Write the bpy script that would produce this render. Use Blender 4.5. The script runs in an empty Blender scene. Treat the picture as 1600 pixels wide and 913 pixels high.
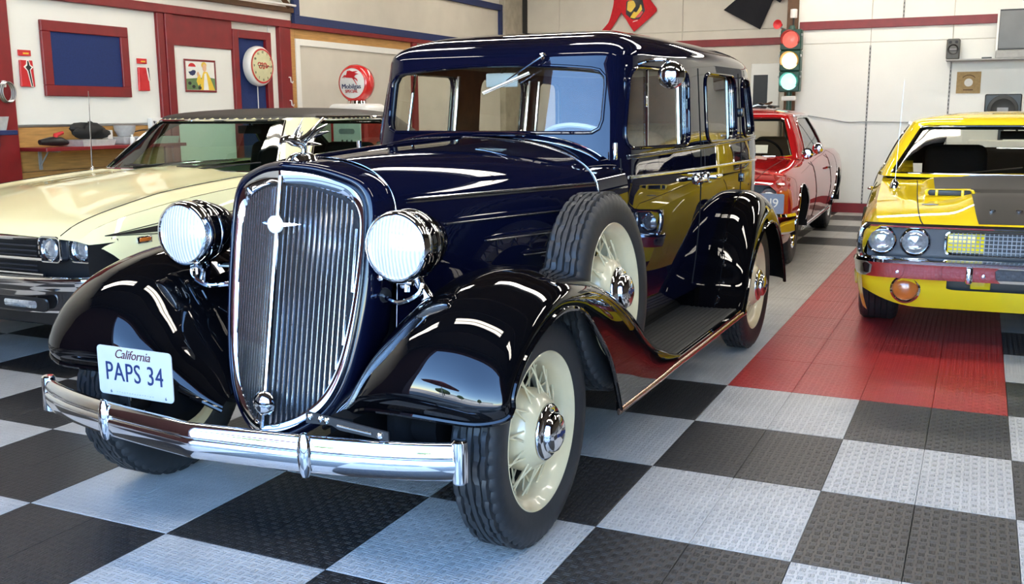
import bpy, bmesh, math, random
import numpy as np
from mathutils import Vector, Matrix
from mathutils.geometry import delaunay_2d_cdt

random.seed(7)
PI = math.pi
SC = bpy.context.scene
COL = SC.collection
def R(d): return math.radians(d)

# ------------------------------------------------------------------ camera
CAM_POS = (1.0300, -4.6419, 1.3023)
CAM_PITCH, CAM_YAW, CAM_ROLL = R(10.2317), R(-25.1457), R(-0.3355)
def set_camera():
    f = Vector((math.sin(CAM_YAW)*math.cos(CAM_PITCH), math.cos(CAM_YAW)*math.cos(CAM_PITCH), -math.sin(CAM_PITCH)))
    r = Vector((math.cos(CAM_YAW), -math.sin(CAM_YAW), 0)); u = r.cross(f)
    r2 = r*math.cos(CAM_ROLL)+u*math.sin(CAM_ROLL); u2 = -r*math.sin(CAM_ROLL)+u*math.cos(CAM_ROLL)
    M = Matrix(((r2.x,u2.x,-f.x,CAM_POS[0]),(r2.y,u2.y,-f.y,CAM_POS[1]),(r2.z,u2.z,-f.z,CAM_POS[2]),(0,0,0,1)))
    cd = bpy.data.cameras.new('camera'); cd.sensor_width = 36.0; cd.lens = 1548.0/1600*36
    cd.clip_start = .05; cd.clip_end = 400
    o = bpy.data.objects.new('camera', cd); COL.objects.link(o); o.matrix_world = M
    SC.camera = o
set_camera()

# ------------------------------------------------------------------ light and exposure
SC.view_settings.view_transform = 'Standard'
SC.view_settings.look = 'None'
SC.view_settings.gamma = 1.0
SC.view_settings.use_curve_mapping = False
SC.view_settings.exposure = 0.0
W = bpy.data.worlds.new('sky'); SC.world = W; W.use_nodes = True
wn = W.node_tree.nodes; wl = W.node_tree.links
bg = wn['Background']
sky = wn.new('ShaderNodeTexSky'); sky.sky_type = 'NISHITA'; sky.sun_disc = False
sky.sun_elevation = R(52); sky.sun_rotation = R(20); sky.air_density = 1.0; sky.dust_density = .1; sky.ozone_density = 3.5
hs_ = wn.new('ShaderNodeHueSaturation'); hs_.inputs['Saturation'].default_value = 1.08
wl.new(sky.outputs[0], hs_.inputs['Color']); wl.new(hs_.outputs[0], bg.inputs[0]); bg.inputs[1].default_value = 2.4
sl = bpy.data.lights.new('sun', 'SUN'); sl.energy = 40.0; sl.angle = R(.6); sl.color = (1, .95, .86)
so = bpy.data.objects.new('sun', sl); COL.objects.link(so)
so.rotation_euler = Vector((-.25, -.62, -1.0)).to_track_quat('-Z', 'Y').to_euler()   # from behind the building, so none enters the door
LAMP_POWER = 28.0          # emission of the fluorescent diffusers
LAMP_TINT = (1.0, .92, .80)

# ------------------------------------------------------------------ materials
MATS = {}
class NT:
    def __init__(s, m): s.t = m.node_tree; s.n = s.t.nodes; s.l = s.t.links
    def new(s, typ, **kw):
        n = s.n.new(typ)
        for k, v in kw.items(): setattr(n, k, v)
        return n
    def math(s, op, a, b=None, c=None, clamp=False):
        n = s.new('ShaderNodeMath', operation=op, use_clamp=clamp)
        for i, x in enumerate((a, b, c)):
            if x is None: continue
            if isinstance(x, (int, float)): n.inputs[i].default_value = x
            else: s.l.new(x, n.inputs[i])
        return n.outputs[0]
def rgba(c): return (c[0], c[1], c[2], 1)
def mat(name, col, rough=.5, metal=0, coat=0, var=.08, scale=20, bump=0, bscale=120, spec=.5, emit=None, estr=0, coatr=.03, trans=0, stretch=None):
    if name in MATS: return MATS[name]
    m = bpy.data.materials.new(name); m.use_nodes = True; t = NT(m)
    b = t.n['Principled BSDF']
    b.inputs['Roughness'].default_value = rough; b.inputs['Metallic'].default_value = metal
    b.inputs['Coat Weight'].default_value = coat; b.inputs['Coat Roughness'].default_value = coatr
    b.inputs['Specular IOR Level'].default_value = spec
    if trans: b.inputs['Transmission Weight'].default_value = trans
    tc = t.new('ShaderNodeTexCoord'); src = tc.outputs['Object']
    if stretch:
        mp = t.new('ShaderNodeMapping'); mp.inputs['Scale'].default_value = stretch; t.l.new(src, mp.inputs[0]); src = mp.outputs[0]
    nz = t.new('ShaderNodeTexNoise'); nz.inputs['Scale'].default_value = scale; nz.inputs['Detail'].default_value = 4
    t.l.new(src, nz.inputs['Vector'])
    rp = t.new('ShaderNodeValToRGB'); rp.color_ramp.elements[0].position = .3; rp.color_ramp.elements[1].position = .7
    rp.color_ramp.elements[0].color = rgba([max(0, c*(1-var)) for c in col]); rp.color_ramp.elements[1].color = rgba([min(1, c*(1+var)) for c in col])
    t.l.new(nz.outputs[0], rp.inputs[0]); t.l.new(rp.outputs[0], b.inputs['Base Color'])
    if bump:
        n2 = t.new('ShaderNodeTexNoise'); n2.inputs['Scale'].default_value = bscale; n2.inputs['Detail'].default_value = 3
        t.l.new(src, n2.inputs['Vector'])
        bp = t.new('ShaderNodeBump'); bp.inputs['Strength'].default_value = bump; bp.inputs['Distance'].default_value = .004
        t.l.new(n2.outputs[0], bp.inputs['Height']); t.l.new(bp.outputs[0], b.inputs['Normal'])
    if emit:
        b.inputs['Emission Color'].default_value = rgba(emit); b.inputs['Emission Strength'].default_value = estr
    MATS[name] = m
    return m
def glass_mat(name, tint=(.92,.95,.93), rough=0.0, ior=1.5):
    if name in MATS: return MATS[name]
    m = bpy.data.materials.new(name); m.use_nodes = True; t = NT(m); t.n.remove(t.n['Principled BSDF'])
    out = t.n['Material Output']
    tr = t.new('ShaderNodeBsdfTransparent'); gl = t.new('ShaderNodeBsdfGlossy'); gl.inputs['Roughness'].default_value = rough
    nz = t.new('ShaderNodeTexNoise'); nz.inputs['Scale'].default_value = 2.0
    rp = t.new('ShaderNodeValToRGB'); rp.color_ramp.elements[0].color = rgba([c*.99 for c in tint]); rp.color_ramp.elements[1].color = rgba(tint)
    t.l.new(nz.outputs[0], rp.inputs[0]); t.l.new(rp.outputs[0], tr.inputs[0])
    g = t.new('ShaderNodeNewGeometry'); dp = t.new('ShaderNodeVectorMath', operation='DOT_PRODUCT')      # two faces of a pane, same from either side
    t.l.new(g.outputs['Incoming'], dp.inputs[0]); t.l.new(g.outputs['Normal'], dp.inputs[1])
    c1 = t.math('SUBTRACT', 1.0, t.math('ABSOLUTE', dp.outputs['Value']), clamp=True)
    f2 = t.math('MULTIPLY_ADD', t.math('POWER', c1, 5.0), .92, .075, clamp=True)
    mx = t.new('ShaderNodeMixShader'); t.l.new(f2, mx.inputs[0]); t.l.new(tr.outputs[0], mx.inputs[1]); t.l.new(gl.outputs[0], mx.inputs[2])
    t.l.new(mx.outputs[0], out.inputs[0]); MATS[name] = m
    return m
def floor_mat(name, col, rough):
    m = bpy.data.materials.new(name); m.use_nodes = True; t = NT(m); b = t.n['Principled BSDF']
    g = t.new('ShaderNodeNewGeometry'); sx = t.new('ShaderNodeSeparateXYZ'); t.l.new(g.outputs['Position'], sx.inputs[0])
    p = .0277
    px = t.math('DIVIDE', sx.outputs[0], p); py = t.math('DIVIDE', sx.outputs[1], p)
    cx = t.math('FLOOR', px); cy = t.math('FLOOR', py)
    par = t.math('FLOORED_MODULO', t.math('ADD', cx, cy), 2.0)
    qx = t.math('ABSOLUTE', t.math('SUBTRACT', t.math('SUBTRACT', px, cx), .5)); qy = t.math('ABSOLUTE', t.math('SUBTRACT', t.math('SUBTRACT', py, cy), .5))
    d = t.math('SUBTRACT', qy, qx)
    a = t.math('ADD', qx, t.math('MULTIPLY', par, d)); bb = t.math('SUBTRACT', qy, t.math('MULTIPLY', par, d))
    da = t.math('MAXIMUM', t.math('SUBTRACT', a, .30), 0.0); db = t.math('ABSOLUTE', t.math('SUBTRACT', bb, .17))
    ds = t.math('SQRT', t.math('ADD', t.math('MULTIPLY', da, da), t.math('MULTIPLY', db, db)))
    mr = t.new('ShaderNodeMapRange', interpolation_type='SMOOTHSTEP'); t.l.new(ds, mr.inputs[0])
    mr.inputs[1].default_value = .05; mr.inputs[2].default_value = .13; mr.inputs[3].default_value = 1; mr.inputs[4].default_value = 0
    bp = t.new('ShaderNodeBump'); bp.inputs['Strength'].default_value = 1.0; bp.inputs['Distance'].default_value = .0045
    t.l.new(mr.outputs[0], bp.inputs['Height']); t.l.new(bp.outputs[0], b.inputs['Normal'])
    nz = t.new('ShaderNodeTexNoise'); nz.inputs['Scale'].default_value = 6; nz.inputs['Detail'].default_value = 6; t.l.new(g.outputs['Position'], nz.inputs['Vector'])
    rp = t.new('ShaderNodeValToRGB'); rp.color_ramp.elements[0].position = .25; rp.color_ramp.elements[1].position = .65
    rp.color_ramp.elements[0].color = rgba([c*.82 for c in col]); rp.color_ramp.elements[1].color = rgba(col)
    t.l.new(nz.outputs[0], rp.inputs[0]); t.l.new(rp.outputs[0], b.inputs['Base Color'])
    b.inputs['Roughness'].default_value = rough; b.inputs['Specular IOR Level'].default_value = .5
    MATS[name] = m
    return m

# ------------------------------------------------------------------ object helpers
def link(o, parent=None):
    COL.objects.link(o)
    if parent is not None: o.parent = parent
    return o
def tag(o, label=None, cat=None, group=None, kind=None):
    if label: o['label'] = label
    if cat: o['category'] = cat
    if group: o['group'] = group
    if kind: o['kind'] = kind
    return o
def thing(name, label, cat, loc=(0,0,0), rz=0, group=None):
    o = bpy.data.objects.new(name, None); o.empty_display_size = .1; COL.objects.link(o)
    o.location = loc; o.rotation_euler = (0,0,rz)
    return tag(o, label, cat, group)
def mk(name, vf, m, parent=None, smooth=True, angle=38, normals=None, kind=None):
    V, F = vf
    me = bpy.data.meshes.new(name)
    me.from_pydata([tuple(map(float, v)) for v in V], [], [tuple(int(i) for i in f) for f in F])
    if isinstance(m, str): m = MATS[m]
    me.materials.append(m)
    if smooth:
        me.shade_smooth()
        if normals is not None:
            me.normals_split_custom_set_from_vertices([tuple(map(float, n)) for n in normals])
        elif angle: me.set_sharp_from_angle(angle=R(angle))
    o = bpy.data.objects.new(name, me); link(o, parent)
    if kind: o['kind'] = kind
    return o
def copy_tree(o, parent=None):
    c = o.copy(); COL.objects.link(c); c.parent = parent
    for ch in list(o.children): copy_tree(ch, c)
    return c
class MB:
    def __init__(s): s.V = []; s.F = []
    def add(s, vf):
        n = len(s.V); s.V += [tuple(v) for v in vf[0]]; s.F += [tuple(i+n for i in f) for f in vf[1]]; return s
    def build(s, *a, **k): return mk(a[0], (s.V, s.F), *a[1:], **k)

# ------------------------------------------------------------------ shape helpers: all return (verts, faces)
def mirror(vf):
    V = np.array(vf[0], float).reshape(-1, 3)*[-1, 1, 1]
    return V, [tuple(reversed(f)) for f in vf[1]]
def xf(vf, M):
    if not isinstance(M, Matrix): M = Matrix(M)
    A = np.array(M); V = np.array(vf[0], float).reshape(-1, 3)
    return V@A[:3,:3].T+A[:3,3], vf[1]
def move(vf, d): return np.array(vf[0], float).reshape(-1, 3)+np.array(d), vf[1]
def box(c, s, bev=0, seg=2, rot=None):
    bm = bmesh.new(); bmesh.ops.create_cube(bm, size=1)
    for v in bm.verts: v.co = Vector((v.co.x*s[0], v.co.y*s[1], v.co.z*s[2]))
    if bev: bmesh.ops.bevel(bm, geom=bm.edges[:]+bm.verts[:], offset=min(bev, .49*min(s)), segments=seg, profile=.5, affect='EDGES')
    bm.verts.index_update()
    V = np.array([v.co[:] for v in bm.verts]); F = [tuple(v.index for v in f.verts) for f in bm.faces]; bm.free()
    if rot is not None:
        from mathutils import Euler
        V = V@np.array(Euler(rot).to_matrix()).T
    return V+np.array(c), F
def grid(P, wu=False, wv=False, flip=False):
    P = np.asarray(P, float); nu, nv = P.shape[:2]; F = []
    for i in range(nu if wu else nu-1):
        for j in range(nv if wv else nv-1):
            a, b, c, d = i*nv+j, ((i+1)%nu)*nv+j, ((i+1)%nu)*nv+(j+1)%nv, i*nv+(j+1)%nv
            F.append((a, d, c, b) if flip else (a, b, c, d))
    return P.reshape(-1, 3), F
def tube(pts, r, n=10, closed=False, caps=True, flat=None):
    P = np.array(pts, float); N = len(P)
    rr = np.full(N, r) if np.isscalar(r) else np.array(r, float)
    if closed: T = np.roll(P, -1, 0)-np.roll(P, 1, 0)
    else: T = np.gradient(P, axis=0)
    T /= np.linalg.norm(T, axis=1)[:, None]+1e-12
    a = np.array([0,0,1.]) if abs(T[0][2]) < .9 else np.array([1.,0,0])
    u = a-T[0]*(a@T[0]); u /= np.linalg.norm(u); V = []
    fa, fb = flat if flat else (1, 1)
    for i in range(N):
        u = u-T[i]*(u@T[i]); u /= np.linalg.norm(u)+1e-12; w = np.cross(T[i], u)
        for k in range(n):
            t = 2*PI*k/n; V.append(P[i]+rr[i]*(fa*math.cos(t)*u+fb*math.sin(t)*w))
    F = []
    for i in range(N if closed else N-1):
        for k in range(n):
            j = (i+1) % N; F.append((i*n+k, i*n+(k+1)%n, j*n+(k+1)%n, j*n+k))
    if caps and not closed:
        F.append(tuple(reversed(range(n)))); F.append(tuple((N-1)*n+k for k in range(n)))
    return np.array(V), F
def lathe(prof, n=32, o=(0,0,0), axis=(0,0,1), closed=False):
    ax = Vector(axis).normalized(); q = Vector((0,0,1)).rotation_difference(ax).to_matrix(); V = []; m = len(prof)
    for k in range(n):
        t = 2*PI*k/n
        for (r, h) in prof:
            p = q@Vector((r*math.cos(t), r*math.sin(t), h)); V.append((p.x+o[0], p.y+o[1], p.z+o[2]))
    F = []
    for k in range(n):
        for j in range(m if closed else m-1):
            j2 = (j+1) % m; k2 = (k+1) % n
            F.append((k*m+j, k2*m+j, k2*m+j2, k*m+j2))
    return np.array(V), F
def prism(poly, d, plane='xz', at=0.0, bev=0):
    """extrude a polygon of the plane by d (towards the + third axis) starting at `at`"""
    n = len(poly)
    def p3(a, b, c):
        return {'xz': (a, c, b), 'yz': (c, a, b), 'xy': (a, b, c)}[plane]
    V = [p3(a, b, at) for a, b in poly]+[p3(a, b, at+d) for a, b in poly]
    F = [tuple(range(n)), tuple(range(2*n-1, n-1, -1))]+[(i, i+n, (i+1)%n+n, (i+1)%n) for i in range(n)]
    bm = bmesh.new(); vs = [bm.verts.new(v) for v in V]
    for f in F: bm.faces.new([vs[i] for i in f])
    bmesh.ops.recalc_face_normals(bm, faces=bm.faces[:])
    if bev: bmesh.ops.bevel(bm, geom=[e for e in bm.edges], offset=bev, segments=1, affect='EDGES')
    bmesh.ops.triangulate(bm, faces=[f for f in bm.faces if len(f.verts) > 4])
    bm.verts.index_update()
    V = np.array([v.co[:] for v in bm.verts]); F = [tuple(v.index for v in f.verts) for f in bm.faces]; bm.free()
    return V, F
def cr(P, n, axis=0):
    """Catmull-Rom resample of P along axis to n samples"""
    P = np.moveaxis(np.asarray(P, float), axis, 0); k = len(P)
    E = np.concatenate([2*P[:1]-P[1:2], P, 2*P[-1:]-P[-2:-1]])
    t = np.linspace(0, k-1, n); i = np.minimum(t.astype(int), k-2); f = (t-i).reshape((-1,)+(1,)*(P.ndim-1))
    p0, p1, p2, p3 = E[i], E[i+1], E[i+2], E[i+3]
    Q = .5*((2*p1)+(-p0+p2)*f+(2*p0-5*p1+4*p2-p3)*f*f+(-p0+3*p1-3*p2+p3)*f**3)
    return np.moveaxis(Q, 0, axis)
def spl(xs, ys):
    """smooth 1-D interpolant (pchip)"""
    xs = np.array(xs, float); ys = np.array(ys, float); h = np.diff(xs); d = np.diff(ys)/h; m = np.zeros(len(xs))
    for i in range(1, len(xs)-1):
        if d[i-1]*d[i] > 0:
            w1 = 2*h[i]+h[i-1]; w2 = h[i]+2*h[i-1]; m[i] = (w1+w2)/(w1/d[i-1]+w2/d[i])
    m[0] = d[0]; m[-1] = d[-1]
    def f(x):
        x = np.clip(np.asarray(x, float), xs[0], xs[-1]); i = np.clip(np.searchsorted(xs, x)-1, 0, len(h)-1); t = (x-xs[i])/h[i]
        return (2*t**3-3*t**2+1)*ys[i]+(t**3-2*t**2+t)*h[i]*m[i]+(-2*t**3+3*t**2)*ys[i+1]+(t**3-t**2)*h[i]*m[i+1]
    return f
def rrect(a0, a1, b0, b1, r, n=6):
    """rounded rectangle; r is one radius or four (a0b0, a1b0, a1b1, a0b1)"""
    rs = [r]*4 if np.isscalar(r) else r; P = []
    for (ca, cb, st), q in zip(((a0, b0, 180), (a1, b0, 270), (a1, b1, 0), (a0, b1, 90)), rs):
        sa = 1 if ca == a0 else -1; sb = 1 if cb == b0 else -1
        for k in range(n+1):
            t = R(st+90*k/n); P.append((ca+sa*q+q*math.cos(t), cb+sb*q+q*math.sin(t)))
    return P
def resample(poly, step, closed=True):
    P = np.array(poly, float); Q = np.vstack([P, P[:1]]) if closed else P
    d = np.r_[0, np.cumsum(np.linalg.norm(np.diff(Q, axis=0), axis=1))]; n = max(3, int(round(d[-1]/step)))
    t = np.linspace(0, d[-1], n+1)[:-1] if closed else np.linspace(0, d[-1], n+1)
    return np.stack([np.interp(t, d, Q[:, k]) for k in range(Q.shape[1])], 1)
def inpoly(P, poly):
    P = np.asarray(P); x, y = P[:, 0], P[:, 1]; poly = np.asarray(poly); ins = np.zeros(len(P), bool); j = len(poly)-1
    for i in range(len(poly)):
        xi, yi = poly[i]; xj, yj = poly[j]
        c = ((yi > y) != (yj > y)) & (x < (xj-xi)*(y-yi)/((yj-yi) if abs(yj-yi) > 1e-12 else 1e-12)+xi); ins ^= c; j = i
    return ins
def dist_poly(P, poly):
    P = np.asarray(P, float); A = np.asarray(poly, float); B = np.roll(A, -1, 0); best = np.full(len(P), 1e9)
    for a, b in zip(A, B):
        ab = b-a; t = np.clip(((P-a)@ab)/(ab@ab+1e-15), 0, 1); best = np.minimum(best, np.linalg.norm(P-(a+t[:, None]*ab), axis=1))
    return best
def patch(fn, outer, holes=(), sa=.05, sb=.05, scale=(1., 1.), nudge=1e-4):
    """triangulate a 2-D region with holes on a regular lattice and lift it by fn((n,2)) -> (n,3); returns V, F, normals"""
    sc = np.array(scale); O = np.array(outer, float)*sc; H = [np.array(h, float)*sc for h in holes]
    lo, hi = O.min(0), O.max(0)
    na = max(2, int(round((hi[0]-lo[0])/sa))); nb = max(2, int(round((hi[1]-lo[1])/sb)))
    A, B = np.meshgrid(np.linspace(lo[0], hi[0], na+1), np.linspace(lo[1], hi[1], nb+1), indexing='ij')
    G = np.stack([A.ravel(), B.ravel()], 1); keep = inpoly(G, O) & (dist_poly(G, O) > .35*min(sa, sb))
    for h in H: keep &= ~inpoly(G, h) & (dist_poly(G, h) > .35*min(sa, sb))
    G = G[keep]; pts = [O]+H; verts = []; edges = []
    for p in pts:
        n0 = len(verts); verts += [tuple(q) for q in p]; edges += [(n0+i, n0+(i+1) % len(p)) for i in range(len(p))]
    verts += [tuple(q) for q in G]
    r = delaunay_2d_cdt([Vector(v) for v in verts], edges, [], 0, 1e-7)
    V2 = np.array([v[:] for v in r[0]]); F = [tuple(f) for f in r[2]]
    C = np.array([V2[list(f)].mean(0) for f in F]); ok = inpoly(C, O)
    for h in H: ok &= ~inpoly(C, h)
    F = [f for f, k in zip(F, ok) if k]
    used = sorted({i for f in F for i in f}); rem = {i: k for k, i in enumerate(used)}; V2 = V2[used]; F = [tuple(rem[i] for i in f) for f in F]
    UV = V2/sc; V = fn(UV); N = normals_of(fn, UV)
    # orient the faces with the normals
    F2 = []
    for f in F:
        a, b, c = V[f[0]], V[f[1]], V[f[2]]
        F2.append(f if np.cross(b-a, c-a)@N[f[0]] >= 0 else tuple(reversed(f)))
    return V, F2, N
def normals_of(fn, UV, e=1.5e-3):
    UV = np.asarray(UV, float); du = fn(UV+[e, 0])-fn(UV-[e, 0]); dv = fn(UV+[0, e])-fn(UV-[0, e])
    N = np.cross(du, dv); l = np.linalg.norm(N, axis=1)
    N[l < 1e-12] = (0, 0, 1); l[l < 1e-12] = 1
    return N/l[:, None]
def strip(A, B, closed=True):
    n = len(A); V = np.vstack([A, B]); F = [(i, (i+1) % n, n+(i+1) % n, n+i) for i in range(n if closed else n-1)]
    return V, F
def text_vf(s, size, depth=.002, align='CENTER', spacing=1.0, shear=0.0, bevel=0, offset=0.0):
    """letters as a solid in the xy plane, centred on the origin"""
    cu = bpy.data.curves.new('t', 'FONT'); cu.body = s; cu.size = size; cu.extrude = depth/2; cu.align_x = align; cu.align_y = 'CENTER'
    cu.space_character = spacing; cu.shear = shear; cu.resolution_u = 3; cu.offset = offset
    o = bpy.data.objects.new('t', cu); COL.objects.link(o)
    me = bpy.data.meshes.new_from_object(o.evaluated_get(bpy.context.evaluated_depsgraph_get()))
    V = np.array([v.co[:] for v in me.vertices]).reshape(-1, 3); F = [tuple(p.vertices) for p in me.polygons]
    bpy.data.objects.remove(o); bpy.data.curves.remove(cu); bpy.data.meshes.remove(me)
    return V, F
def disc(r, d, n=32, o=(0,0,0), axis=(0,0,1)): return lathe([(0, 0), (r, 0), (r, d), (0, d)], n, o, axis)
# ------------------------------------------------------------------ shared materials
mat('white_wall', (.78,.75,.68), .55, var=.05, scale=3, bump=.08, bscale=40)
mat('white_board', (.80,.79,.74), .4, var=.03, scale=2)
mat('grey_panel', (.60,.56,.48), .5, var=.05, scale=3)
mat('red_paint', (.20,.008,.012), .4, var=.12, scale=9, bump=.1, bscale=60)
mat('blue_paint', (.008,.022,.10), .6, var=.1, scale=30)
mat('board_blue', (.006,.022,.115), .8, var=.15, scale=90, bump=.15, bscale=400)
mat('wood', (.46,.24,.07), .5, var=.22, scale=6, stretch=(1,1,12), bump=.05)
mat('brown_wood', (.10,.045,.018), .6, var=.25, scale=8)
mat('concrete', (.42,.38,.30), .8, var=.2, scale=5, bump=.2, bscale=25)
mat('ceiling_paint', (.070,.048,.030), .8, var=.3, scale=4)
mat('dark_panel', (.055,.040,.030), .7, var=.3, scale=3)
mat('dark_red_wall', (.055,.012,.022), .6, var=.2, scale=4)
mat('slab', (.05,.05,.05), .7)
mat('chrome', (.80,.81,.83), .045, metal=1, var=.01)
mat('chrome_dull', (.62,.63,.64), .16, metal=1, var=.02)
mat('grey_metal', (.36,.36,.35), .5, var=.1)
mat('steel', (.42,.43,.44), .3, metal=1, var=.06)
mat('black_plastic', (.012,.012,.013), .35, var=.1)
mat('black_rubber', (.022,.023,.026), .62, var=.15, scale=30, bump=.1, bscale=200)
mat('black_matte', (.012,.012,.012), .75, var=.1)
mat('white_plastic', (.80,.79,.76), .3, var=.03)
mat('print_red', (.55,.015,.02), .4, var=.04)
mat('print_navy', (.012,.02,.09), .5, var=.05)
mat('print_yellow', (.75,.5,.04), .5, var=.05)
mat('print_white', (.82,.80,.74), .5, var=.03)
mat('print_skin', (.72,.42,.24), .6, var=.05)
mat('print_green', (.12,.2,.08), .6, var=.1)
mat('print_grey', (.3,.31,.33), .6, var=.1)
mat('print_black', (.012,.012,.012), .5, var=.05)
mat('cardboard', (.40,.27,.12), .7, var=.12, scale=40)
mat('clear_plastic', (.62,.63,.63), .25, var=.1, scale=25, trans=.35)
mat('fluoro', (1,1,1), .5, emit=LAMP_TINT, estr=LAMP_POWER)
floor_mat('tile_white', (.50,.495,.475), .36)
floor_mat('tile_black', (.020,.020,.021), .42)
floor_mat('tile_red', (.42,.022,.022), .38)
mat('asphalt', (.50,.48,.45), .85, var=.1, scale=2)

T = .6096
XL, XR, YB, YR, YF, ZC = -5.7, 7.6, 8.95, 10.0, -4.42, 4.1
def struct(name, vf, m, parent=None, **k):
    o = mk(name, vf, m, parent, **k)
    if parent is None: o['kind'] = 'structure'
    return o
def bx(x0, x1, y0, y1, z0, z1, bev=0): return box(((x0+x1)/2, (y0+y1)/2, (z0+z1)/2), (x1-x0, y1-y0, z1-z0), bev, 1)

# ------------------------------------------------------------------ floor: slab and the interlocking panels
floor = struct('floor', bx(XL, XR, YF, YR, -.16, -.012), 'slab', smooth=False)
def patch_colour(i, j):
    if 0 <= i < 2 and -9 <= j < 0: return 'tile_red'
    if -2 <= i < 0 and -9 <= j < 0: return 'tile_white' if i == -1 or j < -5 else ('tile_white' if (i+j) % 2 == 0 else 'tile_black')
    return 'tile_white' if (i+j) % 2 == 0 else 'tile_black'
def tile_mesh(m):
    V, F = box((0, 0, -.006), (T/2-.0016, T-.0016, .012), .0012, 1)
    me = bpy.data.meshes.new('floor_tile'); me.from_pydata([tuple(v) for v in V], [], F); me.materials.append(MATS[m]); return me
TM = {m: tile_mesh(m) for m in ('tile_white', 'tile_black', 'tile_red')}
tiles = []
for i in range(-9, 12):
    for j in range(-16, 9):
        for h in (0, 1):
            x = i*T+T*(.25+.5*h); y = -(j+.5)*T
            if x < XL+.15 or x > XR-.1 or y > YR-.2 or y < YF+.2: continue
            dx, dy = x-CAM_POS[0], y-CAM_POS[1]
            a = math.degrees(math.atan2(dx, dy))
            seen = dy > 1.3 and -57 < a < 4 and not (x < -2.9 and y > 2) and not (x < -1.6 and y > .4) 
            tiles.append((not seen, math.hypot(dx, dy), x, y, patch_colour(i, j)))
tiles.sort()
rest = {m: MB() for m in TM}
for k, (u_, d_, x, y, m) in enumerate(tiles):
    if k < 300:
        o = bpy.data.objects.new('floor_tile', TM[m]); link(o, floor); o.location = (x, y, 0)
    else: rest[m].add(box((x, y, -.006), (T/2-.0016, T-.0016, .012)))
for m in rest:
    if rest[m].V: rest[m].build('floor_tiles_beyond', m, floor, smooth=False, kind='stuff')

# ------------------------------------------------------------------ walls, ceiling, door opening behind the camera
wl_ = struct('wall_left', bx(XL-.2, XL, YF, YR, -.16, ZC), 'white_wall', smooth=False)
wb = struct('wall_back', bx(-1.23, XR, YB, YB+.2, -.16, ZC), 'grey_panel', smooth=False)
wrr = struct('wall_return', bx(-1.23, -1.05, YB+.2, YR, -.16, ZC), 'white_wall', smooth=False)
wr = struct('wall_recess', bx(XL, -1.23, YR, YR+.2, -.16, ZC), 'grey_panel', smooth=False)
struct('wall_right', bx(XR, XR+.2, YF, YB+.2, -.16, ZC), 'dark_panel', smooth=False)
OX0, OX1, OZ = -2.35, 2.9, 3.5
m_ = MB(); m_.add(bx(XL, OX0, YF-.2, YF, -.16, ZC)); m_.add(bx(OX1, XR, YF-.2, YF, -.16, ZC)); m_.add(bx(OX0, OX1, YF-.2, YF, OZ, ZC))
wf = m_.build('wall_front', 'dark_red_wall', smooth=False); wf['kind'] = 'structure'
struct('ceiling', bx(XL-.2, XR+.2, YF-.2, YR+.2, ZC, ZC+.2), 'ceiling_paint', smooth=False)
for k, x in enumerate((OX0-.06, OX1+.06)):
    struct('trim_%d' % (k+1), bx(x-.06, x+.06, YF-.24, YF-.2, 0, OZ+.1, .005), 'red_paint', smooth=False)
struct('trim_3', bx(OX0-.12, OX1+.12, YF-.24, YF-.2, OZ, OZ+.14, .005), 'red_paint', smooth=False)

# white panels of the back walls, each with its own edges
def panels(par, xs, zs, y, m):
    for a, b in zip(xs[:-1], xs[1:]):
        for c, d in zip(zs[:-1], zs[1:]): mk('wall_panel', bx(a+.004, b-.004, y-.012, y, c+.003, d-.003, .003), m, par, smooth=False)
panels(wb, [-1.23, -.32, .63, 1.85, 3.07, 4.29, 5.51, XR], [.12, 2.16, 2.34, 3.1, ZC], YB, 'white_board')
panels(wr, [XL, -5.0, -3.05, -1.23], [.12, 2.25, 2.46, 3.2, ZC], YR, 'grey_panel')
for k, (x, z0, z1) in enumerate(((-.32, .1, 2.12), (.63, .1, 1.88), (.05, 2.44, 3.6))):
    o = mk('shelf_standard', box((x, YB-.016, (z0+z1)/2), (.022, .012, z1-z0)), 'grey_metal', wb, smooth=False)
    slots = MB()
    for q in range(int((z1-z0)/.05)): slots.add(box((x, YB-.0225, z0+.03+q*.05), (.008, .002, .028)))
    slots.build('slots', 'black_matte', o, smooth=False, kind='stuff')
struct('baseboard_back', bx(-1.23, XR, YB-.03, YB, 0, .12, .004), 'red_paint', smooth=False)
struct('baseboard_recess', bx(XL, -1.23, YR-.03, YR, 0, .12, .004), 'red_paint', smooth=False)
struct('trim_4', bx(-1.2, 1.2, YB-.04, YB-.012, 2.335, 2.44, .004), 'red_paint', smooth=False)
struct('trim_5', bx(-3.2, -1.25, YR-.04, YR-.012, 2.235, 2.335, .004), 'red_paint', smooth=False)
struct('trim_6', bx(-1.36, -1.22, YB-.06, YB+.25, 0, ZC, .006), 'brown_wood', smooth=False)     # dark corner post of the wall
dr = struct('door_1', bx(-2.02, -1.62, YR-.05, YR-.012, 0, 1.98, .006), 'white_board', smooth=False)
mk('door_window', bx(-1.98, -1.78, YR-.06, YR-.05, .5, 1.82), 'black_plastic', dr, smooth=False)
mk('door_handle', tube([(-1.70, YR-.05, 1.0), (-1.70, YR-.11, 1.0), (-1.80, YR-.11, 1.0)], .012, 8), 'chrome', dr)
struct('trim_7', bx(XL, XL+.10, 9.3, YR, 0, ZC, .01), 'concrete', smooth=False)                 # rough pilaster in the corner
struct('trim_8', bx(XL+.10, XL+.16, YR-.08, YR-.012, 0, ZC, .006), 'black_matte', smooth=False)

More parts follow.
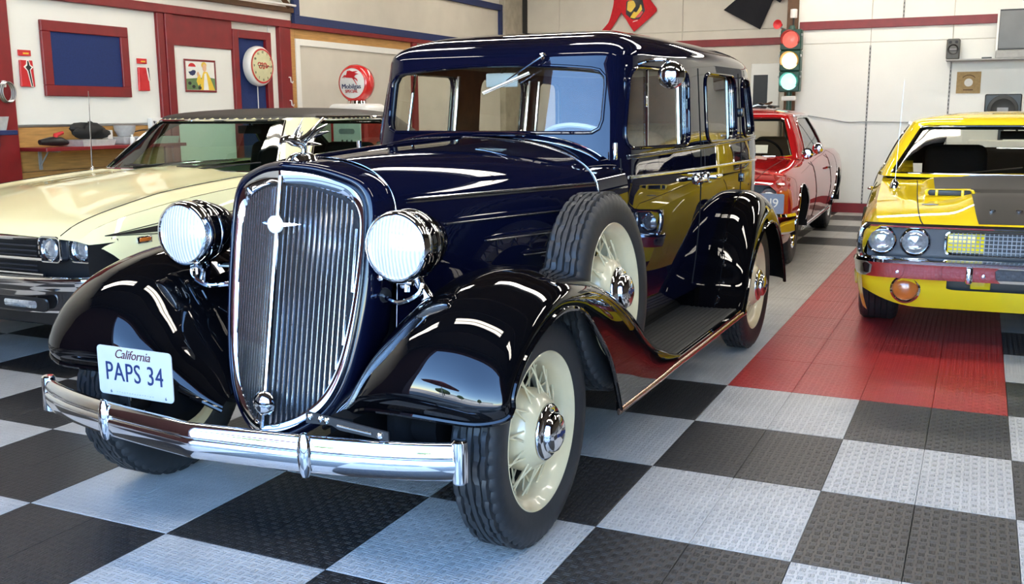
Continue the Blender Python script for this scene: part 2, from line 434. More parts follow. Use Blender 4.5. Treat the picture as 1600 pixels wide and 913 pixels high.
# ---- left wall: red posts and rails, plywood, upper panel with blue border (x faces +)
def lw(name, y0, y1, z0, z1, d, m, par=None, bev=.004, base=0.0):
    vf = bx(XL+base, XL+base+d, y0, y1, z0, z1, bev)
    return mk(name, vf, m, par, smooth=False) if par is not None else struct(name, vf, m, smooth=False)
n_ = 9
for (y0, y1, z0, z1, d, m) in ((-.25, .70, 0, 2.32, .07, 'red_paint'), (2.23, 2.31, 0, 2.20, .05, 'red_paint'), (2.315, 2.41, 0, 2.20, .06, 'red_paint'),
        (-.3, 4.12, 2.20, 2.275, .07, 'red_paint'), (2.41, 3.22, 1.93, 2.20, .04, 'red_paint'), (3.92, 4.0, 0, 2.2, .07, 'red_paint'), (4.005, 4.12, 0, 2.2, .055, 'red_paint'),
        (4.12, 7.6, 2.20, 2.25, .07, 'red_paint'), (6.62, 6.74, 0, 2.2, .06, 'red_paint'),
        (4.2, 9.3, 2.25, 2.34, .06, 'blue_paint'), (4.2, 9.3, 2.82, 2.91, .06, 'blue_paint'), (4.2, 4.29, 2.34, 2.82, .06, 'blue_paint'), (9.21, 9.3, 2.34, 2.82, .06, 'blue_paint'),
        (3.22, 3.30, 0, 2.13, .05, 'red_paint'), (3.72, 3.80, 0, 2.13, .05, 'red_paint'), (3.30, 3.72, 2.05, 2.13, .05, 'red_paint'),
        (-.3, 4.2, 2.36, 2.41, .05, 'brown_wood')):
    lw('trim_%d' % n_, y0, y1, z0, z1, d, m); n_ += 1
struct('trim_%d' % n_, tube([(XL+.05, 3.2, 3.1), (XL+.05, 4.12, 2.42)], .035, 4), 'brown_wood', smooth=False); n_ += 1
struct('trim_%d' % n_, tube([(XL+.09, 1.2, 2.43), (XL+.09, 2.6, 2.415), (XL+.09, 4.18, 2.43)], .012, 6), 'white_plastic'); n_ += 1
lw('wall_panel', 4.2, 9.3, 2.25, 2.91, .02, 'grey_panel', wl_)
lw('wall_panel', .70, 2.23, 1.235, 2.2, .02, 'white_board', wl_)
lw('wall_panel', 2.41, 3.22, 0, 1.93, .02, 'white_board', wl_)
lw('wall_panel', 3.80, 3.92, 0, 2.2, .02, 'white_board', wl_)
lw('wall_panel', 3.30, 3.72, 0, 2.05, .015, 'board_blue', wl_)
for (z0, z1) in ((.0, .29), (.294, .58), (.584, .87), (.874, 1.22)): lw('plank', .70, 2.23, z0, z1, .03, 'wood', wl_)
lw('trim_%d' % n_, .70, 2.23, 1.215, 1.235, .035, 'steel'); n_ += 1
for (y0, y1, z0, z1) in ((4.12, 4.22, 0, 2.2), (4.22, 6.62, 2.10, 2.2)): lw('plank', y0, y1, z0, z1, .03, 'wood', wl_)
lw('wall_panel', 4.22, 6.62, 0, 2.10, .025, 'grey_panel', wl_)
for (y0, y1, z0, z1) in ((4.22, 4.29, 0, 2.10), (4.29, 6.62, 2.03, 2.10)): lw('plank', y0, y1, z0, z1, .045, 'white_board', wl_)

# ------------------------------------------------------------------ fluorescent fixtures
for y in np.arange(-4.0, 9.6, 1.22): struct('trim_%d' % n_, bx(XL, XR, y-.04, y+.04, ZC-.22, ZC), 'ceiling_paint', smooth=False); n_ += 1
rows = ('nearest the open door', 'second from the open door', 'third from the open door', 'furthest from the open door')
for r_, y in enumerate((-2.2, 1.0, 4.4, 7.6)):
    for c_, (x, side) in enumerate(((-3.7, 'on the left'), (-.4, 'in the middle'), (2.9, 'on the right'))):
        t = thing('ceiling_light', 'white fluorescent fixture %s, row %s' % (side, rows[r_]), 'light', (x, y, ZC-.22), 0, 'fluorescent ceiling lights')
        mk('housing', bx(-1.22, 1.22, -.16, .16, -.10, 0, .01), 'white_plastic', t, smooth=False)
        for s_ in (-1, 1): mk('diffuser', bx(-1.2, 1.2, s_*.08-.055, s_*.08+.055, -.125, -.10, .008), 'fluoro', t, smooth=False)

# ------------------------------------------------------------------ outside: apron and what the paint mirrors
struct('ground', bx(-60, 60, -90, YF-.2, -.2, -.02), 'asphalt', smooth=False)
# ------------------------------------------------------------------ a body shell lofted round a plan outline, with window openings
class Cabin:
    """P(u,v): u runs round the plan (0 front centre, +-1 rear centre), v<0 tub, 0..1 glass house, 1..2 roof"""
    def __init__(s, base, top, z0, z1, roof_h, yc, n=2.3, zlow=None, tuck=.05, sig=.012, bulge=0.0):
        s.z0, s.z1, s.h, s.yc, s.n, s.zl, s.tuck, s.bulge = z0, z1, roof_h, yc, n, zlow, tuck, bulge
        N = 800; s.N = N; u = -1+2*np.arange(N)/N
        def mkc(h):
            h = np.array(h, float); fx, fy = spl(h[:, 0], h[:, 1]), spl(h[:, 0], h[:, 2]); a = np.abs(u)
            P = np.stack([np.sign(u)*fx(a), fy(a)], 1)
            k = np.arange(-60, 61); g = np.exp(-.5*((k*2/N)/sig)**2); g /= g.sum(); Q = np.zeros_like(P)
            for kk, w in zip(k, g): Q += w*np.roll(P, kk, 0)
            return Q
        s.c0, s.c1 = mkc(base), mkc(top)
    def curve(s, C, u):
        t = (np.asarray(u, float)+1)/2*s.N; i = np.floor(t).astype(int); f = (t-i)[:, None]
        p0, p1, p2, p3 = (C[(i+k) % s.N] for k in (-1, 0, 1, 2))
        return .5*((2*p1)+(-p0+p2)*f+(2*p0-5*p1+4*p2-p3)*f*f+(-p0+3*p1-3*p2+p3)*f**3)
    def __call__(s, UV):
        UV = np.asarray(UV, float).reshape(-1, 2); u, v = UV[:, 0], UV[:, 1]
        a, b = s.curve(s.c0, u), s.curve(s.c1, u); w = np.clip(v, -2, 1)[:, None]
        Q = a+(b-a)*np.clip(w, 0, 1)
        if s.bulge:
            Q[:, 0] += np.sign(Q[:, 0])*s.bulge*np.sin(PI*np.clip(v, 0, 1))*np.minimum(1, np.abs(Q[:, 0])/.3)
        z = s.z0+(s.z1-s.z0)*np.clip(v, 0, 1)
        lo = v < 0
        if lo.any():
            t = -v[lo]; k = 1+.012*np.sin(PI*np.minimum(t, 1))-s.tuck*t*t
            Q[lo, 0] *= k; z[lo] = s.z0-(s.z0-s.zl)*t
        hi = v > 1
        if hi.any():
            ph = np.clip((v[hi]-1), 0, 1)*PI/2; k = np.cos(ph)**(2/s.n)
            Q[hi, 0] *= k; Q[hi, 1] = s.yc+(Q[hi, 1]-s.yc)*k; z[hi] = s.z1+s.h*np.sin(ph)**(2/s.n)
        return np.column_stack([Q, z])
    def v_of(s, z): return (z-s.z0)/(s.z1-s.z0) if z >= s.z0 else -(s.z0-z)/(s.z0-s.zl)
    def u_of(s, val, z, axis, lo, hi):
        v = s.v_of(z)
        inc = s(np.array([[hi, v]]))[0, axis] > s(np.array([[lo, v]]))[0, axis]
        for _ in range(40):
            m = (lo+hi)/2; x = s(np.array([[m, v]]))[0, axis]
            if (x < val) == inc: lo = m
            else: hi = m
        return (lo+hi)/2
    def side_poly(s, yz, lo=.2, hi=.97): return np.array([(s.u_of(y, z, 1, lo, hi), s.v_of(z)) for y, z in yz])
    def front_poly(s, xz, lim=.3): return np.array([(s.u_of(x, z, 0, -lim, lim), s.v_of(z)) for x, z in xz])
    def rear_poly(s, xz, lo=.72):   # u runs from lo (x>0) past 1 to 2-lo (x<0)
        return np.array([(s.u_of(x, z, 0, lo, 2-lo), s.v_of(z)) for x, z in xz])
    def norm(s, UV): return normals_of(s, UV)
    def off(s, UV, d): return s(UV)+s.norm(UV)*d
def mirror_u(poly): return np.array([(-u, v) for u, v in poly])[::-1]
def lip_of(cab, poly, d0, d1):
    A = cab.off(poly, d0); B = cab.off(poly, d1); return strip(A, B)
def glass_of(cab, poly, d, sc):
    V, F, N = patch(cab, poly, [], .06, .06, sc); return V+N*d, F, N
def flipif(vf): return vf

# ------------------------------------------------------------------ hero car
mat('navy_paint', (.0022,.0030,.0125), .3, coat=1.0, var=.05, scale=3, coatr=.015, spec=0)
mat('black_paint', (.0016,.0016,.0022), .3, coat=1.0, var=.05, scale=3, coatr=.012, spec=0)
mat('cream_paint', (.60,.50,.31), .28, coat=.6, var=.04)
mat('garnish', (.16,.065,.022), .35, coat=.4, var=.2, scale=14)
mat('mohair', (.26,.17,.10), .95, var=.15, scale=60, bump=.2, bscale=300)
mat('headliner', (.34,.26,.17), .95, var=.1, scale=40)
mat('radiator', (.02,.02,.024), .5, metal=.6, var=.4, scale=160, bump=.6, bscale=330)
mat('undercoat', (.004,.004,.0045), .85, var=.2, spec=.1)
mat('mat_rubber', (.014,.014,.0135), .6, var=.15, scale=60, bump=.25, bscale=260)
mat('bar_chrome', (.86,.86,.87), .17, metal=1, var=.01)
mat('tyre', (.017,.018,.020), .5, var=.15, scale=40, bump=.08, bscale=150)
mat('plate_white', (.44,.435,.42), .5, var=.02)
mat('plate_blue', (.004,.016,.08), .5, var=.05)
mat('sticker_red', (.06,.008,.012), .5)
mat('seam', (.001,.001,.001), .8)
mat('mirror_back', (.52,.55,.55), .3, var=.03)
mat('copper_strip', (.55,.38,.30), .18, metal=1, var=.1)
glass_mat('car_glass', (.90,.90,.84)); glass_mat('green_glass', (.62,.80,.70))
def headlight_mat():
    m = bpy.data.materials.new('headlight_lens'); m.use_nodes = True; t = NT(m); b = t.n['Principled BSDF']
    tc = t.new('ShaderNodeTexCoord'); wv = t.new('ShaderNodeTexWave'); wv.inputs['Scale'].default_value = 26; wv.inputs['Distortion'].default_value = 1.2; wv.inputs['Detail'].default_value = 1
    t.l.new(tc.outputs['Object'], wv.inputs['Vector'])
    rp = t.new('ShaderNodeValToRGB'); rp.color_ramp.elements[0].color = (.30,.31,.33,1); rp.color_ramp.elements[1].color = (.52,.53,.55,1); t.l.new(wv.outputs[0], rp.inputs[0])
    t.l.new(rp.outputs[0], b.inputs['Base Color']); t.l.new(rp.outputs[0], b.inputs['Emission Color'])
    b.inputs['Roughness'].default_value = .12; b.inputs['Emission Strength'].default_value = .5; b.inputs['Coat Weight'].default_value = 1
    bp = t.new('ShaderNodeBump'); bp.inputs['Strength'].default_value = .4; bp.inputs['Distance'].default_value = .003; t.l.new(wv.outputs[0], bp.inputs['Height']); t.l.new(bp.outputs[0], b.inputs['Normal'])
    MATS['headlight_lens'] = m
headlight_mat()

HERO = thing('vintage_sedan', 'dark navy 1930s four-door sedan with chrome grille and black fenders', 'car', (-.902, -1.988, 0), -.0171)

def hero_wheel(name, c, side=1, tilt=0.0, hub=True):
    """wheel whose axle is the x axis, outer face towards side"""
    M = Matrix.Translation(c) @ Matrix.Rotation(tilt, 4, 'Y') @ Matrix.Scale(side, 4, (1, 0, 0))
    fl = (lambda vf: (vf[0], [tuple(reversed(f)) for f in vf[1]])) if side < 0 else (lambda vf: vf)
    L_ = lambda prof, n: fl(xf(lathe(prof, n, axis=(1, 0, 0)), M))
    rim = L_([(.236, .050), (.243, .058), (.246, .064), (.242, .067), (.232, .062), (.226, .052), (.216, .046), (.208, .030), (.203, .005), (.198, -.03), (.205, -.055), (.236, -.058)], 72)
    w = mk(name, rim, 'cream_paint', HERO, angle=60)
    n = 160; prof = [(.232, -.050), (.245, -.066), (.285, -.076), (.322, -.0735), (.338, -.066), (.347, -.056)]
    for a, b in ((-.052, -.036), (-.031, -.013), (-.008, .008), (.013, .031), (.036, .052)): prof += [(.3455, a), (.356, a+.0014), (.356, b-.0014), (.3455, b)]
    prof += [(.347, .056), (.338, .066), (.322, .0735), (.285, .076), (.245, .066), (.232, .050)]
    V, F = lathe(prof, n, axis=(1, 0, 0)); m = len(prof); V = np.array(V)
    for k in range(n):                               # cut lugs into the shoulders and a zigzag into the ribs
        for j in range(m):
            q = k*m+j; h = V[q, 0]; rr = math.hypot(V[q, 1], V[q, 2])
            if abs(h) > .0515 and rr > .335: f = (1 if k % 3 else .978)
            elif rr > .3555 and abs(h) > .009: f = 1-(.018 if (k+(2 if abs(h) > .02 else 0)) % 5 == 0 else 0)
            else: f = 1
            V[q, 1] *= f; V[q, 2] *= f
            if .335 < rr < .357 and .007 < abs(h) < .054 and abs(abs(h)-.0445) > .0075: V[q, 0] += .0026*math.copysign(1, h)*(1 if (k//4) % 2 else -1)
    mk('tyre', fl(xf((V, F), M)), 'tyre', w, angle=32)
    mk('hub', L_([(.0, .05), (.125, -.02), (.128, .018), (.122, .040), (.112, .056), (.098, .070), (.088, .078), (.0, .08)], 48), 'cream_paint', w)
    mk('hubcap', L_([(.086, .072), (.089, .078), (.086, .086), (.074, .092), (.064, .093), (.060, .097), (.060, .105), (.054, .114), (.036, .122), (.016, .125), (0, .1255)], 48), 'chrome', w, angle=50)
    e = prism([(-.026, -.005), (-.009, -.005), (-.006, -.009), (.006, -.009), (.009, -.005), (.026, -.005), (.026, .005), (.009, .005), (.006, .009), (-.006, .009), (-.009, .005), (-.026, .005)], .003, 'yz', .1225)
    mk('hubcap_emblem', fl(xf(e, M)), 'plate_blue', w, smooth=False)
    sp = MB(); K = 24
    for k in range(K):
        for (hh, rh, dt, rr, rx) in ((.052, .114, .20, .206, .012), (-.012, .122, -.26, .204, -.004)):
            a = 2*PI*k/K; d = dt*(1 if k % 2 else -1); b = a+d
            p = (hh, rh*math.cos(a), rh*math.sin(a)); q = (rx, rr*math.cos(b), rr*math.sin(b)); sp.add(tube([p, q], .0034, 6))
    mk('spokes', fl(xf((sp.V, sp.F), M)), 'cream_paint', w, kind='stuff')
    if hub: mk('brake_drum', L_([(0, -.03), (.165, -.03), (.17, -.035), (.17, -.075), (0, -.08)], 40), 'undercoat', w)
    return w

def build_hero():
    H = HERO
    # ---------------- cabin
    cab = Cabin([(0, 0, 1.15), (.20, .48, 1.165), (.25, .565, 1.19), (.29, .607, 1.26), (.35, .622, 1.42), (.55, .66, 2.1), (.70, .668, 2.6), (.80, .668, 3.1), (.88, .645, 3.45), (.94, .52, 3.68), (1, 0, 3.80)],
                [(0, 0, 1.235), (.20, .465, 1.25), (.25, .54, 1.28), (.29, .580, 1.36), (.35, .595, 1.53), (.55, .632, 2.1), (.70, .638, 2.6), (.80, .634, 3.05), (.88, .60, 3.36), (.94, .46, 3.55), (1, 0, 3.63)],
                1.10, 1.52, .178, 2.45, 2.3, .42, .05)
    ws_ = resample(rrect(-.512, .512, 1.222, 1.474, .045, 5), .035)
    ws_ = np.array([(x, z+(.030*(1-(x/.512)**2) if z > 1.36 else 0)) for x, z in ws_]); ws = cab.front_poly(ws_)
    def yzpoly(c, r):
        P = []
        c = [np.array(p, float) for p in c]
        for i, p in enumerate(c):
            a = c[i-1]-p; b = c[(i+1) % len(c)]-p; a /= np.linalg.norm(a); b /= np.linalg.norm(b)
            ang = math.acos(np.clip(a@b, -1, 1)); d = r/math.tan(ang/2); d = min(d, .1)
            for t in np.linspace(0, 1, 6): P.append((1-t)**2*(p+a*d)+2*t*(1-t)*p+t*t*(p+b*d))
        return resample(np.array(P), .03)
    w1 = cab.side_poly(yzpoly([(1.245, 1.157), (1.985, 1.152), (2.01, 1.492), (1.40, 1.49), (1.335, 1.455)], .06))
    w2 = cab.side_poly(yzpoly([(2.275, 1.155), (2.865, 1.155), (2.885, 1.492), (2.275, 1.492)], .075))
    w3 = cab.side_poly(yzpoly([(3.04, 1.165), (3.40, 1.17), (3.32, 1.485), (3.05, 1.492)], .07))
    rw = None
    holes = [ws, w1, w2, w3, mirror_u(w1), mirror_u(w2), mirror_u(w3)]
    sc = (2.9, .40)
    dom = [(-1, -1), (1, -1), (1, 2), (-1, 2)]
    dom = resample(np.array(dom, float)*sc, .06)/sc
    V, F, N = patch(cab, dom, holes, .055, .03, sc)
    mk('body_shell', (V, F), 'navy_paint', H, normals=N)
    inner = V-N*.035
    keep = [f for f in F if np.mean([V[i][2] for i in f]) > .95]
    mk('garnish_trim', (inner, [tuple(reversed(f)) for f in keep if np.mean([V[i][2] for i in f]) < 1.53]), 'garnish', H, normals=-N)
    mk('headliner', (inner, [tuple(reversed(f)) for f in keep if np.mean([V[i][2] for i in f]) >= 1.53]), 'headliner', H, normals=-N)
    for nm, h in (('windshield', ws), ('door_window', w1), ('door_window', w2), ('quarter_window', w3), ('door_window', holes[4]), ('door_window', holes[5]), ('quarter_window', holes[6])):
        gV, gF, gN = glass_of(cab, h, -.022, sc)
        g = mk(nm, (gV, gF), 'car_glass', H, normals=gN)
        mk('window_reveal', lip_of(cab, h, .001, -.034), 'navy_paint', g, angle=70)
        mk('window_bead', tube(cab.off(h, .002), .0075, 8, closed=True), 'navy_paint', g)
        mk('window_gasket', tube(cab.off(h, -.017), .005 if nm != 'windshield' else .006, 6, closed=True), 'chrome_dull' if nm != 'windshield' else 'black_plastic', g)
    # inner frame strips of each door window (chrome edge seen through the glass)
    def at_side(y, z, d=0.0):
        uv = np.array([[cab.u_of(y, z, 1, .2, .97), cab.v_of(z)]]); return cab.off(uv, d)[0]
    for s in (1, -1):
        for (yb, yt) in ((1.50, 1.555),):
            a, b = at_side(yb, 1.15, -.018), at_side(yt, 1.495, -.018)
            vf = tube([a, b], .010, 8, flat=(.7, 1)); mk('vent_divider', vf if s > 0 else mirror(vf), 'chrome', H)
        for (y0, y1) in ((1.965, 1.985), (2.855, 2.875), (3.0, 3.01)):
            vf = tube([at_side(y0, 1.15, -.045), at_side(y1, 1.495, -.045)], .013, 8); mk('window_channel', vf if s > 0 else mirror(vf), 'chrome_dull', H)
        # door edges, belt mouldings
        for pts in ([(1.155+.0*k, z) for k, z in enumerate(np.linspace(.46, 1.12, 12))], [(2.165, z) for z in np.linspace(.46, 1.51, 18)], [(2.97, z) for z in np.linspace(.85, 1.51, 10)]):
            P = [at_side(max(y, 1.24) if y < 1.2 else y, z, .0005) for y, z in pts]
            if pts[0][0] < 1.2: P = [np.array((p[0], 1.20, p[2])) for p in P]
            vf = tube(P, .0028, 6); mk('door_gap', vf if s > 0 else mirror(vf), 'seam', H)
        for z, zz in ((1.118, 1.150), (1.040, 1.020)):
            P = [at_side(y, z+(zz-z)*(y-1.2)/2.2, .003) for y in np.linspace(1.27, 3.5, 40)]
            vf = tube(P, .0075, 8, flat=(1, .7)); mk('belt_moulding', vf if s > 0 else mirror(vf), 'navy_paint' if z > 1.1 else 'chrome_dull', H)
        for z in (1.118,):
            P = [at_side(y, z+.010+.032*(y-1.2)/2.2, .006) for y in np.linspace(1.27, 3.5, 40)]
            vf = tube(P, .0028, 6); mk('belt_moulding', vf if s > 0 else mirror(vf), 'chrome_dull', H)
    # ---------------- hood and cowl
    w_ = lambda y: .298+.307*(y+.02) if y < .95 else .596+(y-.95)*.075
    zt_ = spl([-.05, .3, .95, 1.25], [1.166, 1.183, 1.207, 1.221])
    def sect(y, n=30, zb=.55, k=1.0):
        w = w_(y)*k; zt = float(zt_(y)); zm = .99; P = []
        for z in np.linspace(zb, zm, 9)[:-1]: P.append((w*(1-.05*((zm-z)/.44)**2), y, z))
        for t in np.linspace(0, PI/2, n): P.append((w*math.cos(t)**(2/2.4), y, zm+(zt-zm)*math.sin(t)**(2/2.4)))
        P = np.array(P); Q = P[::-1][1:]*[-1, 1, 1]; return np.vstack([P, Q])
    hood = mk('hood', grid([sect(y) for y in np.linspace(-.012, .948, 24)]), 'navy_paint', H, angle=0)
    mk('cowl', grid([sect(y, zb=.42) for y in np.linspace(.953, 1.235, 10)]), 'navy_paint', H, angle=0)
    for y, r_ in ((.950, .0026), (-.016, .0022)):
        mk('hood_edge_bead', tube(sect(y, 30, .62, 1.004), r_, 8), 'chrome_dull', H)
    S = sect(1.135, 30, .6, 1.004); S = S[(S[:, 2] > 1.112)]; S[:, 2] += .004
    mk('cowl_moulding', tube(S, .008, 8), 'navy_paint', H)
    S2 = S.copy(); S2[:, 2] += .007; S2[:, 1] -= .004
    mk('cowl_moulding', tube(S2, .0028, 6), 'chrome', H)
    mk('hood_hinge', tube([(0, y, float(zt_(y))+.002) for y in np.linspace(-.01, .95, 20)], .006, 8), 'navy_paint', H)
    def hood_x(y, z):
        w = w_(y); zt = float(zt_(y)); f = np.clip((z-.99)/(zt-.99), 0, 1); return w*(1-f**2.4)**(1/2.4) if z > .99 else w*(1-.05*((.99-z)/.44)**2)
    for s in (1, -1):
        P = [(hood_x(y, 1.034)+.002, y, 1.034) for y in np.linspace(.03, .945, 30)]
        for dz in (-.006, .004):
            vf = tube([(p[0], p[1], p[2]+dz) for p in P], [.001]+[.0042]*29, 6); mk('hood_moulding', vf if s > 0 else mirror(vf), 'chrome_dull', H)
        for z, y0 in ((.950, .145), (.876, .335), (.806, .525)):
            ys = np.linspace(y0, .93, 22); rr = .0062*np.minimum(1, (np.arange(22)+.15)/2.2)
            vf = tube([(hood_x(y, z)-.001, y, z+.007) for y in ys], list(rr), 10, flat=(1.6, .7)); sp_ = mk('hood_spear', vf if s > 0 else mirror(vf), 'navy_paint', H)
            vf = tube([(hood_x(y, z)+.004, y, z-.003) for y in ys[1:]], .0032, 6); mk('spear_trim', vf if s > 0 else mirror(vf), 'chrome_dull', sp_)
        # upper cowl side hinge, door hinges, handles
        vf = MB().add(box((.607, 1.105, 1.152), (.016, .022, .07), .005)); vf = (vf.V, vf.F); mk('hinge', vf if s > 0 else mirror(vf), 'chrome', H)
        for z in (.94, 1.30):
            vf = box((.672 if z < 1.1 else .655, 2.985, z), (.03, .035, .05), .006); mk('hinge', vf if s > 0 else mirror(vf), 'black_paint', H)
        for (y0, y1) in ((1.90, 2.12), (2.45, 2.22)):
            d = 1 if y1 > y0 else -1; zc = .985; x0 = at_side(min(max(y1, 2.0), 2.3), zc)[0]
            m_ = MB(); m_.add(lathe([(0, .0), (.028, .0), (.026, .010), (.016, .018), (0, .02)], 20, (x0, y1-.035*d, zc), (1, 0, 0)))
            m_.add(tube([(x0+.012, y1-.035*d, zc), (x0+.045, y1-.04*d, zc), (x0+.052, y1-.07*d, zc), (x0+.048, y1-.13*d, zc+.002), (x0+.040, y1-.18*d, zc+.004)], [.009, .011, .013, .012, .006], 10))
            vf = (m_.V, m_.F); mk('door_handle', vf if s > 0 else mirror(vf), 'chrome', H)
    # cowl vent and windshield washer-like handles on the hood top
    m_ = MB(); m_.add(box((.13, 1.03, 1.214), (.20, .10, .008), .004)); m_.build('cowl_vent', 'navy_paint', H)
    for s in (1, -1):
        vf = tube([(s*.36, .76, 1.128), (s*.33, .80, 1.146), (s*.30, .88, 1.158)], [.004, .008, .003], 8); mk('hood_handle', vf, 'chrome_dull', H)
    # ---------------- grille shell
    yc_ = lambda z: -.185-.185*(1.13-z)
    dep = lambda x, z: yc_(z)+.42*abs(x)-.10*max(0, abs(x)-.20)**2*0
    out = np.array([(0, .335), (.07, .348), (.135, .385), (.185, .44), (.218, .52), (.238, .62), (.250, .74), (.254, .86), (.254, .955), (.245, 1.03), (.216, 1.078), (.160, 1.106), (.085, 1.128), (0, 1.138)])
    tt = cr(out, 80)
    cen = np.array([0, .74])
    def ring(P, dx, dz, dy): 
        Q = []
        for x, z in P:
            k = np.array([x, z])-cen; Q.append((x+dx*(x/.254), dep(x, z)+dy, z+dz*(1.7 if (z > .74 and dz < -.02) else 1)*(z-.74)/.4))
        return np.array(Q)
    base = np.array([(0, .40), (.10, .41), (.19, .45), (.235, .52), (.262, .62), (.281, .74), (.293, .86), (.298, .97), (.288, 1.060), (.235, 1.115), (.12, 1.155), (0, 1.166)])
    bb = cr(np.vstack([base[:1], base]), 80)
    rb = np.array([(x, -.02-.10*max(0, (.62-z))/.22, z) for x, z in bb])
    def full(Rg): return np.vstack([Rg, (Rg[::-1]*[-1, 1, 1])[1:-1]])
    r0 = ring(tt, -.030, -.026, .010); r0b = ring(tt, -.028, -.024, -.006); r1 = ring(tt, -.004, -.004, -.012); r1b = ring(tt, 0, 0, .0)
    mk('grille_surround', grid([full(r0), full(r0b), full((r0b+r1)/2+[0, -.004, 0]), full(r1), full(r1b), full(ring(tt, .002, .002, .014))], wv=True), 'chrome', H, angle=50)
    rin = ring(tt, .001, .001, .010); rA = ring(tt, .010, .010, -.008); rB = ring(tt, .026, .022, .004); rC = ring(tt, .036, .026, .035); rD = .45*rC+.55*rb; rD[:, 0] *= 1.015
    stack = cr(np.array([rin, rA, rB, rC, rD, rb]), 26)
    mk('grille_shell', grid([full(q) for q in stack], wv=True, flip=True), 'navy_paint', H, angle=60)
    # bars
    zin = lambda x: None
    right = tt.copy(); ins = np.array([(x-.030*(x/.254), z-.026*(1.7 if z > .74 else 1)*(z-.74)/.4) for x, z in right])
    imax = int(np.argmax(ins[:, 0]))
    def zlim(x):
        lo = np.interp(x, ins[:imax+1, 0], ins[:imax+1, 1]); hi = np.interp(x, ins[imax:, 0][::-1], ins[imax:, 1][::-1]); return lo, hi
    for k in range(1, 17):
        for s in (1, -1):
            x = s*(.0148*k)
            if abs(x) > .222: continue
            lo, hi = zlim(abs(x)); P = [(x, dep(x, z)+.004, z) for z in np.linspace(lo-.004, hi-.006, 8)]
            mk('grille_bar', tube(P, .0041, 6, flat=(1, 1.0)), 'bar_chrome', H)
    bk = [[(x, dep(x, z)+.022, z) for z in np.linspace(zlim(min(abs(x), .226))[0]-.01, zlim(min(abs(x), .226))[1]+.01, 14)] for x in np.linspace(-.238, .238, 29)]
    mk('radiator_core', grid(bk), 'radiator', H)
    mk('centre_bar', tube([(0, dep(0, z)-.004, z) for z in np.linspace(.345, 1.118, 14)], .0085, 8), 'chrome', H)
    zb = .972; yb = dep(0, zb)-.014
    bd = mk('grille_badge', lathe([(0, 0), (.027, 0), (.027, .010), (.021, .015), (0, .016)], 28, (0, yb+.004, zb), (0, -1, 0)), 'white_plastic', H)
    m_ = MB()
    for s in (1, -1):
        for dz, ln in ((.008, .062), (0, .075), (-.008, .062)): m_.add(tube([(s*.015, yb, zb+dz*.6), (s*ln, yb+.42*ln*.85, zb+dz*.25)], [.0048, .0015], 6))
    m_.build('badge_wing', 'chrome', bd)
    mk('crank_cover', xf(lathe([(0, .026), (.02, .024), (.034, .014), (.040, 0), (0, 0)], 32, (0, 0, 0), (0, -1, 0)), Matrix.Translation((0, dep(0, .43)-.006, .43)) @ Matrix.Scale(.95, 4, (1, 0, 0))), 'chrome', H)
    # hood ornament: a bird with raised wings on an oval base
    m_ = MB(); m_.add(xf(lathe([(0, .026), (.02, .024), (.034, .012), (.040, 0), (.0, 0)], 28), Matrix.Translation((0, -.085, 1.160)) @ Matrix.Scale(1.75, 4, (0, 1, 0))))
    o_ = mk('hood_ornament', (m_.V, m_.F), 'chrome', H)
    m_ = MB(); m_.add(tube([(0, -.07, 1.175), (0, -.075, 1.20), (0, -.09, 1.215), (0, -.125, 1.222), (0, -.155, 1.230), (0, -.178, 1.226), (0, -.192, 1.214)], [.010, .010, .016, .017, .012, .010, .002], 10))
    m_.add(tube([(0, -.075, 1.212), (0, -.03, 1.210), (0, .02, 1.206)], [.013, .012, .003], 8, flat=(.5, 1.3)))
    m_.build('bird_body', 'chrome', o_)
    for s in (1, -1):
        m_ = MB()
        for q, (dx, yy, zz) in enumerate(((.040, -.02, 1.292), (.050, -.015, 1.272), (.054, -.005, 1.25))):
            m_.add(tube([(s*.008, -.115+.012*q, 1.218), (s*.026, -.085+.014*q, 1.238), (s*dx, yy, zz)], [.008, .009, .002], 8, flat=(1, .45)))
        m_.build('bird_wing', 'chrome', o_)
